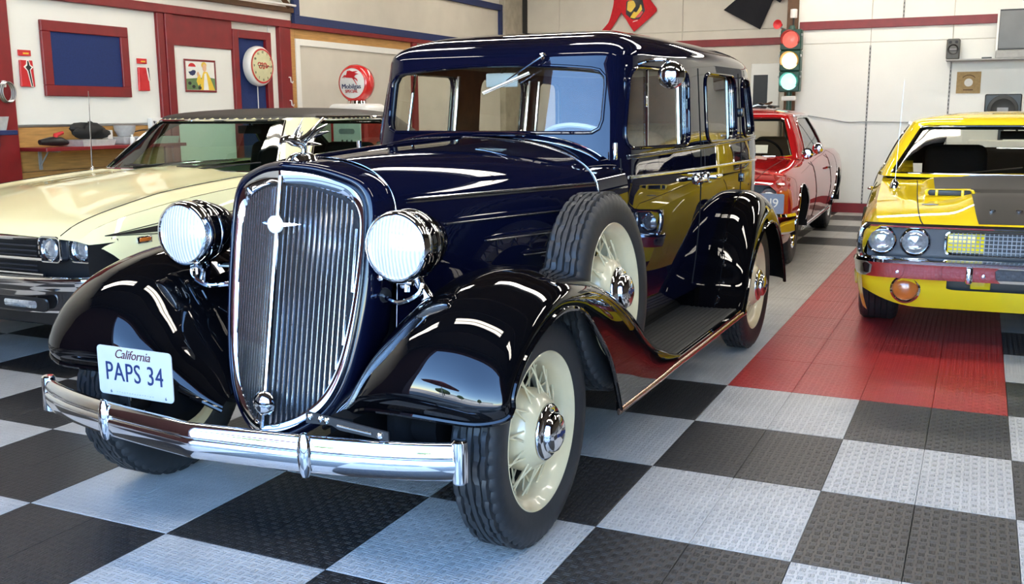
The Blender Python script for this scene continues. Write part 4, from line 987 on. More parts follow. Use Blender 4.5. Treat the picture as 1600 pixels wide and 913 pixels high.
# ---------------- pale yellow hardtop with a black roof (left)
def build_pale():
    crown = lambda y, f: (.050*(1-f*f)*min(1, .35+y)+.022*math.exp(-((abs(f)-.86)/.10)**2)*min(1, y*1.5)+.018*math.exp(-(f/.33)**4)*min(1, y*.8))*(1 if y < 3 else .5)
    p = dict(name='hardtop_coupe', label='pale yellow two-door hardtop with black vinyl roof and black side stripe', loc=(-3.80, -1.15, 0), fe=lambda q: .17*min(1, max(0, (.98-q)/.36)),
        W=([0, .06, .25, .7, 1.6, 3.3, 4.5, 5.0], [.915, .935, .952, .960, .965, .965, .935, .86]), Z=([0, .10, .4, 1.0, 1.7, 2.6, 3.6, 4.3, 5.0], [.690, .745, .805, .868, .905, .915, .925, .885, .80]),
        zb=.245, S=([0, .2, .45, .72, .88, .96, 1], [.93, .975, 1.0, .985, .955, .925, .89]), len=5.0, axles=(.93, 3.775), ra=.375, door=(1.62, 2.85), zh=.72, paint='butter_paint', crown=crown,
        hood_end=1.60, trunk_start=4.05, hood_gap=lambda y: .83, z0=.918, z1=1.282, rh=.072, yc=2.95, n=2.0,
        base=[(0, 0, 1.52), (.2, .62, 1.58), (.255, .785, 1.68), (.29, .825, 1.86), (.6, .82, 2.9), (.8, .80, 3.75), (.9, .66, 4.15), (1, 0, 4.25)],
        top=[(0, 0, 1.98), (.2, .50, 2.02), (.255, .60, 2.08), (.29, .625, 2.22), (.6, .635, 2.95), (.8, .60, 3.30), (.9, .50, 3.52), (1, 0, 3.58)],
        ws=[(-.74, .940), (.74, .940), (.56, 1.265), (-.56, 1.265)], side=[(1.90, .932), (3.52, .937), (3.36, 1.06), (3.10, 1.265), (2.32, 1.265), (2.18, 1.21)], rear=[(-.5, .98), (.5, .98), (.42, 1.25), (-.42, 1.25)],
        rail=(.30, .72), vinyl=lambda x, y, z: z > 1.272 or (y > 3.0+(1.28-z)*.8), roof='vinyl_black', glass='green_glass', trim='interior_black', seat='interior_black', track=.77, Rt=.335, tw=.20)
    T_, B, cab, top = car_common(p)
    # nose: dark recess, chrome lip, grille bars, four lamps in square bezels
    mk('nose_panel', grid([[(x, .0+.16*(abs(x)/.9)**3, z) for z in np.linspace(.33, .69, 6)] for x in np.linspace(-.915, .915, 41)], flip=False), 'grille_black', T_)
    lip = [(x, -.012+.16*(abs(x)/.9)**3, .690) for x in np.linspace(-.90, .90, 41)]
    mk('hood_lip', tube(lip, .012, 8), 'chrome', T_)
    for z in (.655, .63, .605, .58, .555, .53): mk('grille_bar', tube([(x, -.015, z) for x in np.linspace(-.54, .54, 5)], .0045, 6), 'bezel_dark', T_)
    for z in (.592, .512): mk('grille_bar', tube([(x, -.028, z) for x in np.linspace(-.60, .60, 5)], .009, 8), 'chrome', T_)
    for s in (1, -1):
        for x in (.615, .772):
            yb = .0+.16*(x/.9)**3-.03
            m_ = MB(); P = rrect(x-.077, x+.077, .573, .703, .03, 4); n = len(P); q = []
            ring = lambda k, yy: [((px-x)*k+x, yy, (pz-.64)*k+.64) for px, pz in P]
            G = [ring(1.0, yb+.03), ring(1.0, yb-.012), ring(.9, yb-.016), ring(.72, yb+.02)]
            vf = grid(G, wv=True); b_ = mk('lamp_bezel', vf if s > 0 else mirror(vf), 'bezel_dark', T_)
            vf = tube(ring(.97, yb-.015), .006, 6, closed=True); mk('bezel_trim', vf if s > 0 else mirror(vf), 'chrome', b_)
            round_lamp(T_, s*x, yb+.004, .64, .054)
        # outboard corner of the fender front
        vf = grid([[(float(B.W(y))*.965, y, z) for y in np.linspace(.0, .26, 5)] for z in np.linspace(.34, .675, 4)], flip=True); mk('nose_return', vf if s > 0 else mirror(vf), 'grille_black', T_)
        # stripe along the upper flank, side marker, script badges
        ys = np.linspace(.11, 4.4, 60); st = [[B.at(y, .708+.025*min(1, (y-.11)/1.2)-.018*min(1, (y-.11)/.35), .0025), B.at(y, .708+.025*min(1, (y-.11)/1.2)+.016*min(1, (y-.11)/.35), .0025)] for y in ys]
        vf = grid(st); mk('side_stripe', vf if s > 0 else mirror(vf), 'stripe_black', T_)
        for dz in (.034, -.036):
            vf = tube([B.at(y, .708+.025*min(1, (y-.11)/1.2)+dz*min(1, (y-.11)/.35)*.8, .002) for y in ys], .0022, 5); mk('pinstripe', vf if s > 0 else mirror(vf), 'stripe_black', T_)
        fr = MB().add(box((0, 0, 0), (.012, .10, .036), .004)); c = B.at(.32, .668, .004); vf = move((fr.V, fr.F), c); sm = mk('side_marker', vf if s > 0 else mirror(vf), 'chrome', T_)
        vf = box(B.at(.32, .668, .009), (.008, .076, .020), .002); mk('marker_lens', vf if s > 0 else mirror(vf), 'amber', sm)
    # bumper
    bp = spl([0, .5, .8, .93, .97], [-.10, -.085, -.02, .08, .20]); G = []
    prof = [(-.02, .085), (.02, .088), (.034, .078), (.036, .045), (.026, .030), (.020, .012), (.024, -.07), (.018, -.092), (-.02, -.098)]
    for x in np.linspace(-.975, .975, 61):
        d = (float(bp(min(abs(x)+.01, .97)))-float(bp(max(abs(x)-.01, 0))))/.02*np.sign(x); nn = np.array([d, -1.])/math.hypot(d, 1)
        G.append([(x+nn[0]*a, float(bp(min(abs(x), .97)))+nn[1]*a, .425+b) for a, b in prof])
    bm_ = mk('front_bumper', grid(G), 'chrome', T_, angle=40)
    for s in (1, -1):
        x = .52; m_ = prism(rrect(s*x-.19, s*x+.19, .345, .412, .028, 4), .012, 'xz', -.118, 0); mk('bumper_slot', m_, 'grille_black', bm_)
        mk('park_lamp', box((s*x, -.108, .378), (.24, .03, .045), .015, 2), 'lamp_glass', bm_)
    mk('valance', bx(-.86, .86, -.02, .06, .25, .34, .01), 'grille_black', T_)
    # antenna on the far fender, wipers, mirror
    a0 = top(1.58, -.92)
    an = mk('antenna', tube([a0, (a0[0], a0[1]+.01, a0[2]+.28), (a0[0], a0[1]+.02, a0[2]+.545)], [.0045, .0035, .0025], 6), 'chrome', T_); mk('antenna_base', lathe([(.016, 0), (.014, .016), (.007, .03), (0, .034)], 14, a0), 'chrome', an)
    for x, y in ((-.42, 1.58), (.18, 1.52)):
        mk('wiper', tube([(x, y+.02, .955), (x+.22, y+.04, .975), (x+.46, y+.12, 1.0)], [.006, .005, .004], 6), 'black_plastic', T_)
    for x in (-.35, .12): mk('cowl_grille', box((x, 1.55, .972), (.16, .06, .006), .002, rot=(.1, 0, 0)), 'grille_black', T_)
    return T_
PALE = build_pale()

# ---------------- yellow muscle car (right)
def build_yellow():
    def crown(y, f):
        a = abs(f); base = .030*(1-f*f); sg = lambda t: 1/(1+math.exp(-max(-40, min(40, t))))
        if y > 1.6: return base
        bul = .028*sg((.45-a)/.03)*min(1, max(0, (y-.03)/.5)); pod = .042*sg((.685-a)/.016)*sg((y-.66)/.008)*min(1, max(0, (1.56-y)/.25))
        return base*min(1, .4+y)+max(bul, pod)
    p = dict(name='muscle_car', label='bright yellow muscle car with matte black hood stripe, parked on red tiles', loc=(1.385, 1.12, 0), rz=R(3.2),
        W=([0, .08, .30, .8, 1.7, 3.2, 4.2, 4.85], [.905, .93, .95, .962, .965, .975, .95, .86]), Z=([0, .10, .4, 1.1, 1.7, 2.6, 3.4, 4.2, 4.85], [.690, .712, .755, .80, .84, .865, .90, .90, .82]),
        zb=.22, S=([0, .2, .5, .72, .88, .96, 1], [.955, .985, 1.0, .99, .962, .935, .90]), len=4.85, axles=(.93, 3.72), ra=.37, door=(1.62, 2.85), zh=.70, paint='yellow_paint', crown=crown, arch=0, rocker='yellow_paint',
        hood_end=1.58, trunk_start=4.0, hood_gap=lambda y: .74, z0=.862, z1=1.212, rh=.085, yc=2.85, n=2.0,
        base=[(0, 0, 1.45), (.2, .66, 1.52), (.255, .855, 1.61), (.29, .885, 1.80), (.6, .89, 2.8), (.8, .85, 3.6), (.9, .66, 4.0), (1, 0, 4.12)],
        top=[(0, 0, 2.02), (.2, .58, 2.07), (.255, .685, 2.13), (.29, .71, 2.29), (.6, .71, 2.85), (.8, .68, 3.2), (.9, .52, 3.42), (1, 0, 3.5)],
        ws=[(-.81, .885), (.81, .885), (.63, 1.195), (-.63, 1.195)], side=[(1.95, .88), (3.05, .90), (2.92, 1.05), (2.78, 1.195), (2.40, 1.195), (2.25, 1.14)], rear=[(-.46, .98), (.46, .98), (.40, 1.18), (-.40, 1.18)],
        rail=(.30, .72), vinyl=lambda x, y, z: z > 5, roof='vinyl_black', glass='car_glass', trim='interior_black', seat='interior_black', track=.825, Rt=.33, tw=.225, rim='steel', wstyle='mag')
    T_, B, cab, top = car_common(p)
    nose = lambda x: .0+.055*(abs(x)/.93)**4
    mk('nose_panel', grid([[(x, nose(x)+.03, z) for z in np.linspace(.45, .685, 5)] for x in np.linspace(-.885, .885, 41)]), 'bezel_dark', T_)
    # chrome moulding that frames the dark nose
    top_l = [(x, nose(x)-.012, .692) for x in np.linspace(-.90, .90, 41)]
    mk('nose_moulding', tube(top_l, .013, 8, flat=(1, .9)), 'chrome', T_)
    for s in (1, -1):
        vf = grid([[(.893+.0*t, .02+.05*t-.02*math.sin(PI*k/8), .69-.19*k/8) for t in (0, 1)] for k in range(9)]); mk('nose_moulding', vf if s > 0 else mirror(vf), 'chrome', T_)
        vf = tube(cr(np.array([(.885, .018, .692), (.912, .012, .665), (.922, .010, .61), (.918, .010, .55), (.895, .015, .505)]), 14), .016, 8, flat=(1, 1.3)); mk('nose_moulding', vf if s > 0 else mirror(vf), 'chrome', T_)
        for x in (.810, .640): round_lamp(T_, s*x, nose(x)+.022, .604, .068)
    P = rrect(-.495, .495, .545, .672, .03, 5)
    G = [[((a)*k, -.01+yy+.0*a, (b-.608)*k2+.608) for a, b in P] for k, k2, yy in ((1.0, 1.0, .03), (1.0, 1.0, -.012), (.985, .93, -.014), (.975, .90, .04))]
    gf = mk('grille_frame', grid(G, wv=True), 'chrome', T_, angle=50)
    m_ = MB()
    for k in range(-21, 22): m_.add(box((k*.0215, .004, .608), (.0045, .008, .11)))
    for k in range(-2, 3): m_.add(box((0, .002, .608+k*.021), (.95, .008, .0045)))
    m_.build('grille_mesh', 'print_grey', gf, smooth=False, kind='stuff')
    for s in (1, -1): mk('grille_side', box((s*.39, .012, .608), (.18, .012, .10), .002), 'yellow_paint', gf)
    # bumper, valance with turn signals
    bp = spl([0, .5, .76, .87, .905], [-.055, -.05, -.03, .01, .10]); G = []
    prof = [(-.03, .055), (.03, .058), (.052, .048), (.058, .030), (.050, .012), (.044, -.03), (.034, -.052), (-.03, -.056)]
    for x in np.linspace(-.905, .905, 61):
        d = (float(bp(min(abs(x)+.01, .905)))-float(bp(max(abs(x)-.01, 0))))/.02*np.sign(x); nn = np.array([d, -1.])/math.hypot(d, 1)
        G.append([(x+nn[0]*a, float(bp(min(abs(x), .905)))+nn[1]*a, .468+b) for a, b in prof])
    bm_ = mk('front_bumper', grid(G), 'chrome', T_, angle=40)
    for s in (1, -1):
        for x in (.30, .72): mk('bumper_bolt', lathe([(0, .006), (.009, .004), (.010, 0)], 12, (s*x, float(bp(x))-.046, .448), (0, -1, 0)), 'chrome', bm_)
        mk('bumper_guard', box((s*.37, -.10, .452), (.035, .05, .09), .012, 2), 'chrome', bm_)
    def val(a):   # (x, t): t 0 top .. 1 bottom
        x, t = a[:, 0], a[:, 1]; ax = np.abs(x); y = .02+.06*(ax/.95)**4+.055*t*t+.03*t; z = .425-.195*t+.115*np.clip((ax-.60)/.34, 0, 1)**2*t; return np.column_stack([x, y, z])
    holes = [rrect(-.47, .47, .06, .40, .05, 4)]+[[(s*.675+.07*math.cos(q), .445+.235*math.sin(q)) for q in np.linspace(0, 2*PI, 25)[:-1]] for s in (1, -1)]
    dom = resample(np.array([(-.93, 0), (.93, 0), (.93, 1), (-.93, 1)])*[1, .2], .04)/[1, .2]
    V, F, N = patch(val, dom, holes, .05, .04, (1, .2))
    if N[:, 1].mean() > 0: N = -N; F = [tuple(reversed(f)) for f in F]
    va = mk('valance', (V, F), 'yellow_paint', T_, normals=N); mk('valance_back', bx(-.60, .60, .16, .18, .26, .44), 'grille_black', T_)
    for s in (1, -1):
        E = val(np.array([[.93, t] for t in np.linspace(0, 1, 8)])); E2 = np.array([B.at(.20, z) for z in E[:, 2]]); E3 = np.array([B.at(.56-.20*k, max(z, .235)) for k, z in zip(np.linspace(0, 0, 8), E[:, 2])])
        vf = grid([E, .5*(E+E2)+[.012, 0, 0], E2, E3]); mk('valance_return', vf if s > 0 else mirror(vf), 'yellow_paint', T_)
    mk('valance_brace', box((-.30, .10, .385), (.10, .03, .07), .006), 'yellow_paint', T_)
    for s in (1, -1):
        y = .055; t_ = mk('turn_signal', lathe([(.074, 0), (.078, -.010), (.068, -.016), (.060, -.008)], 30, (s*.675, y, .338), (0, 1, 0)), 'chrome', T_)
        mk('signal_lens', lathe([(.066, .0), (.05, -.012), (.02, -.02), (0, -.021)], 28, (s*.675, y+.002, .338), (0, 1, 0)), 'amber', t_)
    # hood scoops, stripe, letters, emblem
    kS = float(B.S(1.0))
    m_ = MB()
    m_.add(grid([[np.array(top(y, f))+[0, 0, .0022] for f in np.linspace(-.405, .405, 30)] for y in np.linspace(.03, .74, 26)]))
    m_.add(grid([[np.array(top(y, f))+[0, 0, .0022] for f in np.linspace(-.63, .63, 30)] for y in np.linspace(.74, 1.47, 26)]))
    m_.build('hood_stripe', 'stripe_black', T_, angle=0)
    for s in (1, -1):
        c = np.array(top(.64, s*.54)); x = c[0]; z = c[2]+.028
        P = rrect(x-.135, x+.135, z-.022, z+.020, .02, 4)
        sc_ = mk('hood_scoop', grid([[((a-x)*k+x, yy, (b_-z)*k+z) for a, b_ in P] for k, yy in ((1.03, .668), (1.0, .636), (.9, .632), (.84, .66))], wv=True), 'yellow_paint', T_, angle=50)
        mk('scoop_mouth', box((x, .655, z), (.235, .012, .034), .005), 'grille_black', sc_)
        for dx in (-.07, .07): mk('scoop_vane', box((x+dx, .642, z), (.016, .012, .036), .003), 'yellow_paint', sc_)
    for k, ch in enumerate('DODGE'):
        q = top(.20, 0); x = -.26+k*.13
        mk('hood_letter', xf(text_vf(ch, .048, .006), Matrix.Translation((x, .215, top(.215, x/(.945*kS))[2]+.006)) @ Matrix.Rotation(R(12), 4, 'X')), 'chrome', T_, smooth=False)
    q = top(.42, -.665); mk('hood_emblem', xf(lathe([(.036, 0), (.030, .006), (0, .009)], 4, (0, 0, 0)), Matrix.Translation((q[0], q[1], q[2]+.001)) @ Matrix.Scale(.5, 4, (0, 1, 0)) @ Matrix.Scale(1.3, 4, (1, 0, 0))), 'steel', T_)
    q = top(1.18, -.90); mk('hood_pin_mirror', lathe([(.030, 0), (.026, .03), (.012, .055), (0, .06)], 16, q), 'chrome', T_)
    q = top(1.30, -.90); mk('antenna', tube([q, (q[0]+.02, q[1]+.03, q[2]+.68)], [.002, .001], 6), 'steel', T_)
    for x in (-.40, .30): mk('wiper', tube([(x, 1.56, .885), (x+.40, 1.68, .925)], .005, 6), 'black_plastic', T_)
    return T_
YELLOW = build_yellow()

# ---------------- dark red coupe behind the sedan
def build_red():
    crown = lambda y, f: (.045*(1-f*f)*min(1, .3+y)+.016*math.exp(-(f/.3)**4)*min(1, y))*(1 if y < 3 else .5)
    p = dict(name='coupe', label='dark red two-door hardtop with chrome wheels parked behind the sedan', loc=(-1.22, 3.22, 0), rz=R(1.8),
        W=([0, .06, .25, .8, 1.7, 3.3, 4.4, 5.0], [.87, .90, .925, .94, .945, .95, .925, .86]), Z=([0, .10, .4, 1.1, 1.8, 2.6, 3.5, 4.3, 5.0], [.735, .76, .80, .84, .865, .875, .90, .88, .80]),
        zb=.24, S=([0, .2, .5, .72, .88, .96, 1], [.92, .97, 1.0, .985, .96, .93, .89]), len=5.0, axles=(.88, 3.80), ra=.365, door=(1.70, 2.95), zh=.74, paint='red_car_paint', crown=crown,
        hood_end=1.62, trunk_start=4.0, hood_gap=lambda y: .80, z0=.868, z1=1.262, rh=.085, yc=3.0, n=2.0,
        base=[(0, 0, 1.58), (.2, .60, 1.66), (.27, .76, 1.78), (.31, .80, 1.94), (.6, .81, 2.9), (.8, .79, 3.75), (.9, .66, 4.05), (1, 0, 4.15)],
        top=[(0, 0, 2.08), (.2, .52, 2.14), (.27, .60, 2.24), (.31, .625, 2.38), (.6, .64, 2.95), (.8, .62, 3.40), (.9, .52, 3.60), (1, 0, 3.66)],
        ws=[(-.70, .89), (.70, .89), (.555, 1.24), (-.555, 1.24)], side=[(1.98, .885), (3.50, .895), (3.38, 1.04), (3.15, 1.245), (2.44, 1.245), (2.30, 1.19)], rear=[(-.55, .95), (.55, .95), (.46, 1.22), (-.46, 1.22)],
        rail=(.30, .74), vinyl=lambda x, y, z: z > 5, roof='vinyl_black', glass='car_glass', trim='interior_black', seat='interior_tan', track=.76, Rt=.335, tw=.20, rim='chrome')
    T_, B, cab, top = car_common(p)
    nose = lambda x: .12*(abs(x)/.87)**4
    mk('nose_panel', grid([[(x, nose(x)+.02, z) for z in np.linspace(.40, .735, 5)] for x in np.linspace(-.87, .87, 31)]), 'grille_black', T_)
    mk('nose_moulding', tube([(x, nose(x)-.008, .737) for x in np.linspace(-.87, .87, 31)], .012, 8), 'chrome', T_)
    for z in (.70, .67, .64, .61, .58, .55): mk('grille_bar', tube([(x, nose(x)-.005, z) for x in np.linspace(-.50, .50, 7)], .005, 6), 'chrome_dull', T_)
    for s in (1, -1):
        for x in (.60, .765): round_lamp(T_, s*x, nose(x)+.004, .64, .068)
        c = B.at(1.86, .86); vf = xf(lathe([(0, .05), (.03, .045), (.05, .02), (.052, 0), (0, -.004)], 24, (0, 0, 0), (0, -1, 0)), Matrix.Translation((c[0]+.07, c[1], .96)))
        mm = mk('door_mirror', vf if s > 0 else mirror(vf), 'chrome', T_); vf = tube([(c[0]-.02, c[1], .87), (c[0]+.03, c[1], .92), (c[0]+.06, c[1]-.01, .95)], .010, 8); mk('mirror_arm', vf if s > 0 else mirror(vf), 'chrome', mm)
        if s > 0:
            vf = xf(lathe([(0, .05), (.035, .045), (.052, .02), (.05, 0), (0, -.004)], 24, (0, 0, 0), (0, -1, 0)), Matrix.Translation((c[0]+.02, c[1]-.35, .925))); mk('spot_mirror', vf, 'chrome', T_)
    G = []; bp = spl([0, .5, .8, .90, .94], [-.09, -.08, -.03, .06, .18])
    for x in np.linspace(-.94, .94, 51):
        d = (float(bp(min(abs(x)+.01, .94)))-float(bp(max(abs(x)-.01, 0))))/.02*np.sign(x); nn = np.array([d, -1.])/math.hypot(d, 1)
        G.append([(x+nn[0]*a, float(bp(min(abs(x), .94)))+nn[1]*a, .43+b) for a, b in ((-.02, .08), (.025, .082), (.036, .06), (.022, .02), (.026, -.06), (-.02, -.085))])
    bm_ = mk('front_bumper', grid(G), 'chrome', T_, angle=40)
    pl = mk('front_plate', prism(rrect(.60, .90, .52, .675, .012), .003, 'xz', -.055, 0), mat('plate_grey_blue', (.22,.27,.38), .35, var=.05), T_, smooth=False)
    mk('plate_number', xf(text_vf('U9', .10, .004), Matrix.Translation((.80, -.057, .60)) @ Matrix.Rotation(R(90), 4, 'X')), 'print_white', pl, smooth=False)
    # price card behind the windshield, wiper
    mk('window_card', xf(box((0, 0, 0), (.28, .004, .085)), Matrix.Translation((.30, 1.98, .945)) @ Matrix.Rotation(R(-25), 4, 'X')), 'print_white', T_, smooth=False)
    G2 = [B.at(y, .845, .0) for y in (4.9,)]
    return T_
RED = build_red()
# ------------------------------------------------------------------ things on the left wall
WX = XL+.022       # face of the white panels
def onwall(vf, y, z, x=WX): return xf(vf, Matrix(((0,0,1,x),(1,0,0,y),(0,1,0,z),(0,0,0,1))))   # local x->+y, y->+z, z->out of the wall
def frame4(w, h, b, d):
    m = MB(); 
    for c, s in (((0, h/2-b/2, d/2), (w, b, d)), ((0, -h/2+b/2, d/2), (w, b, d)), ((-w/2+b/2, 0, d/2), (b, h-2*b, d)), ((w/2-b/2, 0, d/2), (b, h-2*b, d))): m.add(box(c, s, .004, 1))
    return m.V, m.F
t = thing('pin_board', 'blue felt pin board in a wide red wooden frame', 'board', (WX, 1.44, 1.75))
mk('frame', move(onwall(frame4(.88, .585, .085, .03), 0, 0, 0), (0, 0, 0)), 'red_paint', t, smooth=False)
mk('felt', onwall(box((0, 0, .008), (.72, .42, .012)), 0, 0, 0), 'board_blue', t, smooth=False)
def glove_pack(y, z, star, label):
    t = thing('glove_pack', label, 'package', (WX, y, z), 0, 'packs hung on the wall')
    mk('header_card', onwall(box((0, .115, .008), (.115, .045, .008), .002, 1), 0, 0, 0), 'print_red', t, smooth=False); mk('header_logo', onwall(box((.01, .112, .013), (.05, .012, .002)), 0, 0, 0), 'print_yellow', t, smooth=False)
    mk('glove', onwall(prism([(-.06, -.14), (.065, -.14), (.058, .06), (-.055, .06)], .02, 'xy', .003, .004), 0, 0, 0), 'print_red', t, smooth=False)
    if star:
        mk('white_flash', onwall(prism([(.0, .06), (.02, .06), (.032, .025), (.058, .01), (.030, -.012), (.045, -.14), (.025, -.14), (.0, -.02), (-.03, .01), (-.005, .03)], .003, 'xy', .0225), 0, 0, 0), 'print_white', t, smooth=False)
        mk('black_flash', onwall(prism([(.005, .055), (.014, .055), (.022, .02), (.038, .008), (.02, -.012), (.038, -.135), (.03, -.135), (.008, -.02), (-.014, .008), (.004, .022)], .003, 'xy', .0255), 0, 0, 0), 'print_black', t, smooth=False)
    else:
        mk('white_flash', onwall(prism([(.03, .06), (.055, .06), (.062, -.06), (.05, -.05)], .003, 'xy', .0225), 0, 0, 0), 'print_white', t, smooth=False); mk('black_flash', onwall(prism([(.045, .06), (.058, .06), (.065, -.05)], .003, 'xy', .0255), 0, 0, 0), 'print_black', t, smooth=False)
glove_pack(.845, 1.665, True, 'hanging red pack with a black star-shaped flash, beside the red post')
glove_pack(2.035, 1.655, False, 'plain red hanging pack between the pin board and the red post')
# poster
t = thing('poster', 'small framed advertising poster with a figure in yellow on white wall', 'poster', (WX, 2.76, 1.665))
mk('frame', onwall(frame4(.42, .30, .018, .012), 0, 0, 0), 'red_paint', t, smooth=False)
pp = mk('print', onwall(box((0, 0, .004), (.39, .27, .004)), 0, 0, 0), 'print_white', t, smooth=False)
def flat(poly, m, z=.0065, name='print_shape', par=None): return mk(name, onwall(prism(poly, .0012, 'xy', z), 0, 0, 0), m, par or pp, smooth=False)
flat([(-.195, -.13), (.195, -.13), (.195, -.02), (.1, -.01), (-.195, -.03)], 'print_green', .006)
circ = lambda cx, cy, rx, ry, n=24, a0=0, a1=360: [(cx+rx*math.cos(R(q)), cy+ry*math.sin(R(q))) for q in np.linspace(a0, a1, n+1)[:-1 if a1-a0 >= 360 else None]]
flat(circ(-.11, .06, .055, .062), 'print_white', .0072); flat(circ(-.11, .075, .05, .04, 12, 10, 170), 'print_red', .0084); flat([(-.16, .035), (-.13, .04), (-.10, .052), (-.07, .05), (-.063, .035), (-.08, .01), (-.11, .0), (-.14, .008)], 'print_navy', .0084)
flat([(-.02, -.13), (.02, .0), (.04, .04), (.09, .04), (.13, -.02), (.185, -.13)], 'print_yellow', .0072); flat([(.03, -.13), (.05, .02), (.075, .03), (.10, -.13)], 'print_white', .0084)
flat(circ(.055, .075, .026, .036), 'print_skin', .0084); flat(circ(.05, .10, .034, .03), 'print_yellow', .0078); flat([(-.06, -.05), (-.03, .02), (-.01, .01), (-.0, -.02), (.02, -.06), (-.04, -.09)], 'print_yellow', .0084); flat(circ(-.035, .015, .014, .022), 'print_skin', .0092)
for x, y in ((-.15, -.07), (-.10, -.10), (-.02, -.11)): flat(circ(x, y, .022, .016, 10), 'print_black', .0084)
# wall clock
t = thing('wall_clock', 'round cream wall clock with red-ringed face on blue panel', 'clock', (XL+.016, 3.555, 1.785))
mk('case', lathe([(0, .0), (.17, .0), (.192, .015), (.200, .045), (.196, .075), (.182, .095), (.172, .100)], 48, (0, 0, 0), (1, 0, 0)), 'white_plastic', t)
mk('face', lathe([(.174, .096), (.172, .102), (.12, .112), (0, .118)], 48, (0, 0, 0), (1, 0, 0)), mat('clock_face', (.62,.60,.36), .35, var=.06), t)
mk('ring', lathe([(.166, .1005), (.172, .105), (.163, .1085), (.156, .1065)], 48, (0, 0, 0), (1, 0, 0)), 'print_red', t)
for k in range(12):
    a = R(90-30*k); vf = text_vf(str(k if k else 12), .032, .002); mk('numeral', onwall(vf, .135*math.cos(a), .135*math.sin(a), .113), 'print_black', t, smooth=False)
sc = [(-.085, .010), (-.075, .03), (-.05, .032), (-.045, .01), (-.065, -.004), (-.055, -.022), (-.03, -.018), (-.02, .012), (-.03, .026), (-.012, .030), (0, .006), (-.004, -.026), (.012, -.02), (.022, .014), (.012, .026), (.032, .03), (.048, .012), (.040, -.012), (.055, -.016), (.068, .006), (.082, .002)]
mk('script', onwall(tube([(a, b, 0) for a, b in cr(np.array(sc), 70)], .0042, 6), 0, 0, .118), 'print_red', t)
mk('hand', onwall(box((-.045, .002, 0), (.09, .006, .002)), 0, 0, .123), 'print_black', t, smooth=False); mk('hand', onwall(box((.062, -.004, 0), (.125, .004, .002)), 0, 0, .125), 'print_black', t, smooth=False)
mk('cord', tube([(.03, 0, -.19), (.02, .01, -.5), (.015, .02, -1.3)], .005, 6), 'white_plastic', t)
# hooks and coil on the posts
for k, (z, lab) in enumerate(((1.66, 'upper small white hook on the red post beside the clock'), (1.42, 'lower small white hook on the red post beside the clock'))):
    t = mk('wall_hook', tube([(XL+.055, 4.06, z+.03), (XL+.075, 4.06, z+.03), (XL+.08, 4.06, z-.02), (XL+.10, 4.06, z-.03), (XL+.105, 4.06, z-.01)], .007, 6), 'white_plastic'); tag(t, lab, 'hook', 'white hooks')
t = thing('cable_coil', 'grey cable coiled on a white hook on the leftmost red post', 'cable', (XL+.07, .60, 1.47))
mk('hook', box((.012, 0, .07), (.024, .03, .05), .006), 'white_plastic', t)
for q in range(3): mk('loop', tube([(.02+.008*q, .055*math.cos(a)+.01*q, .01+.075*math.sin(a)) for a in np.linspace(0, 2*PI, 25)[:-1]], .006, 6, closed=True), 'steel', t)
mk('lead', tube([(.02, -.05, .05), (.02, -.2, .06), (.02, -.4, .03)], .006, 6), 'steel', t)
t = thing('bracket_shelf', 'small blue bracket shelf at the left edge on the red post', 'shelf', (XL+.07, .42, 1.165)); mk('board', bx(0, .18, -.22, .13, 0, .035, .004), 'blue_paint', t, smooth=False); mk('bracket', bx(0, .12, -.02, .02, -.08, 0, .004), 'blue_paint', t, smooth=False)
t = mk('clear_bin', grid([[(XL+.09+.14*a*k, .42+.10*b*k-.02, 1.20+h) for a, b in ((0, -1), (1, -1), (1, 1), (0, 1))] for k, h in ((.85, .0), (1.0, .10))], wv=True), 'clear_plastic', smooth=False); tag(t, 'clear plastic bin sitting on the small blue shelf', 'bin')
t = thing('wall_outlet', 'white double wall outlet above the end of the red shelf', 'outlet', (XL+.035, 2.12, 1.205)); mk('cover', bx(0, .05, -.075, .075, -.075, .075, .006), 'white_plastic', t, smooth=False)
for y in (-.03, .03):
    for z in (-.03, .03): mk('socket', bx(.05, .053, y-.014, y+.014, z-.018, z+.018, .001), 'print_grey', t, smooth=False)
# red shelf with clutter
t = thing('wall_shelf', 'long dark red shelf on brackets across the plywood', 'shelf', (XL+.03, 1.46, 1.035)); mk('board', bx(0, .30, -.74, .74, 0, .028, .004), 'red_paint', t, smooth=False)
for y in (-.56, .32):
    m_ = MB(); m_.add(bx(0, .01, y-.014, y+.014, -.15, 0)); m_.add(bx(0, .22, y-.014, y+.014, -.01, 0)); m_.add(tube([(.006, y, -.12), (.10, y, -.008)], .006, 6)); m_.build('bracket', 'grey_metal', t, smooth=False)
def clutter(name, vf, m, label, cat, **k): return tag(mk(name, vf, m, **k), label, cat)
SZ = 1.0632; SX = XL+.03
clutter('parts_tray', grid([[(SX+.15+.12*a*k, 1.26+.17*b*k, SZ+h) for a, b in ((-1, -1), (1, -1), (1, 1), (-1, 1))] for k, h in ((.2, .002), (.92, .0), (1.0, .05), (.94, .05), (.88, .01), (.2, .01))], wv=True), 'clear_plastic', 'grey translucent tray of parts at the left of the red shelf', 'tray', smooth=False)
clutter('parts_tray', grid([[(SX+.15+.12*a*k, 1.99+.16*b*k, SZ+h) for a, b in ((-1, -1), (1, -1), (1, 1), (-1, 1))] for k, h in ((.2, .002), (.92, .0), (1.0, .06), (.94, .06), (.88, .01), (.2, .01))], wv=True), 'clear_plastic', 'grey translucent tray of parts at the right of the red shelf', 'tray', smooth=False)
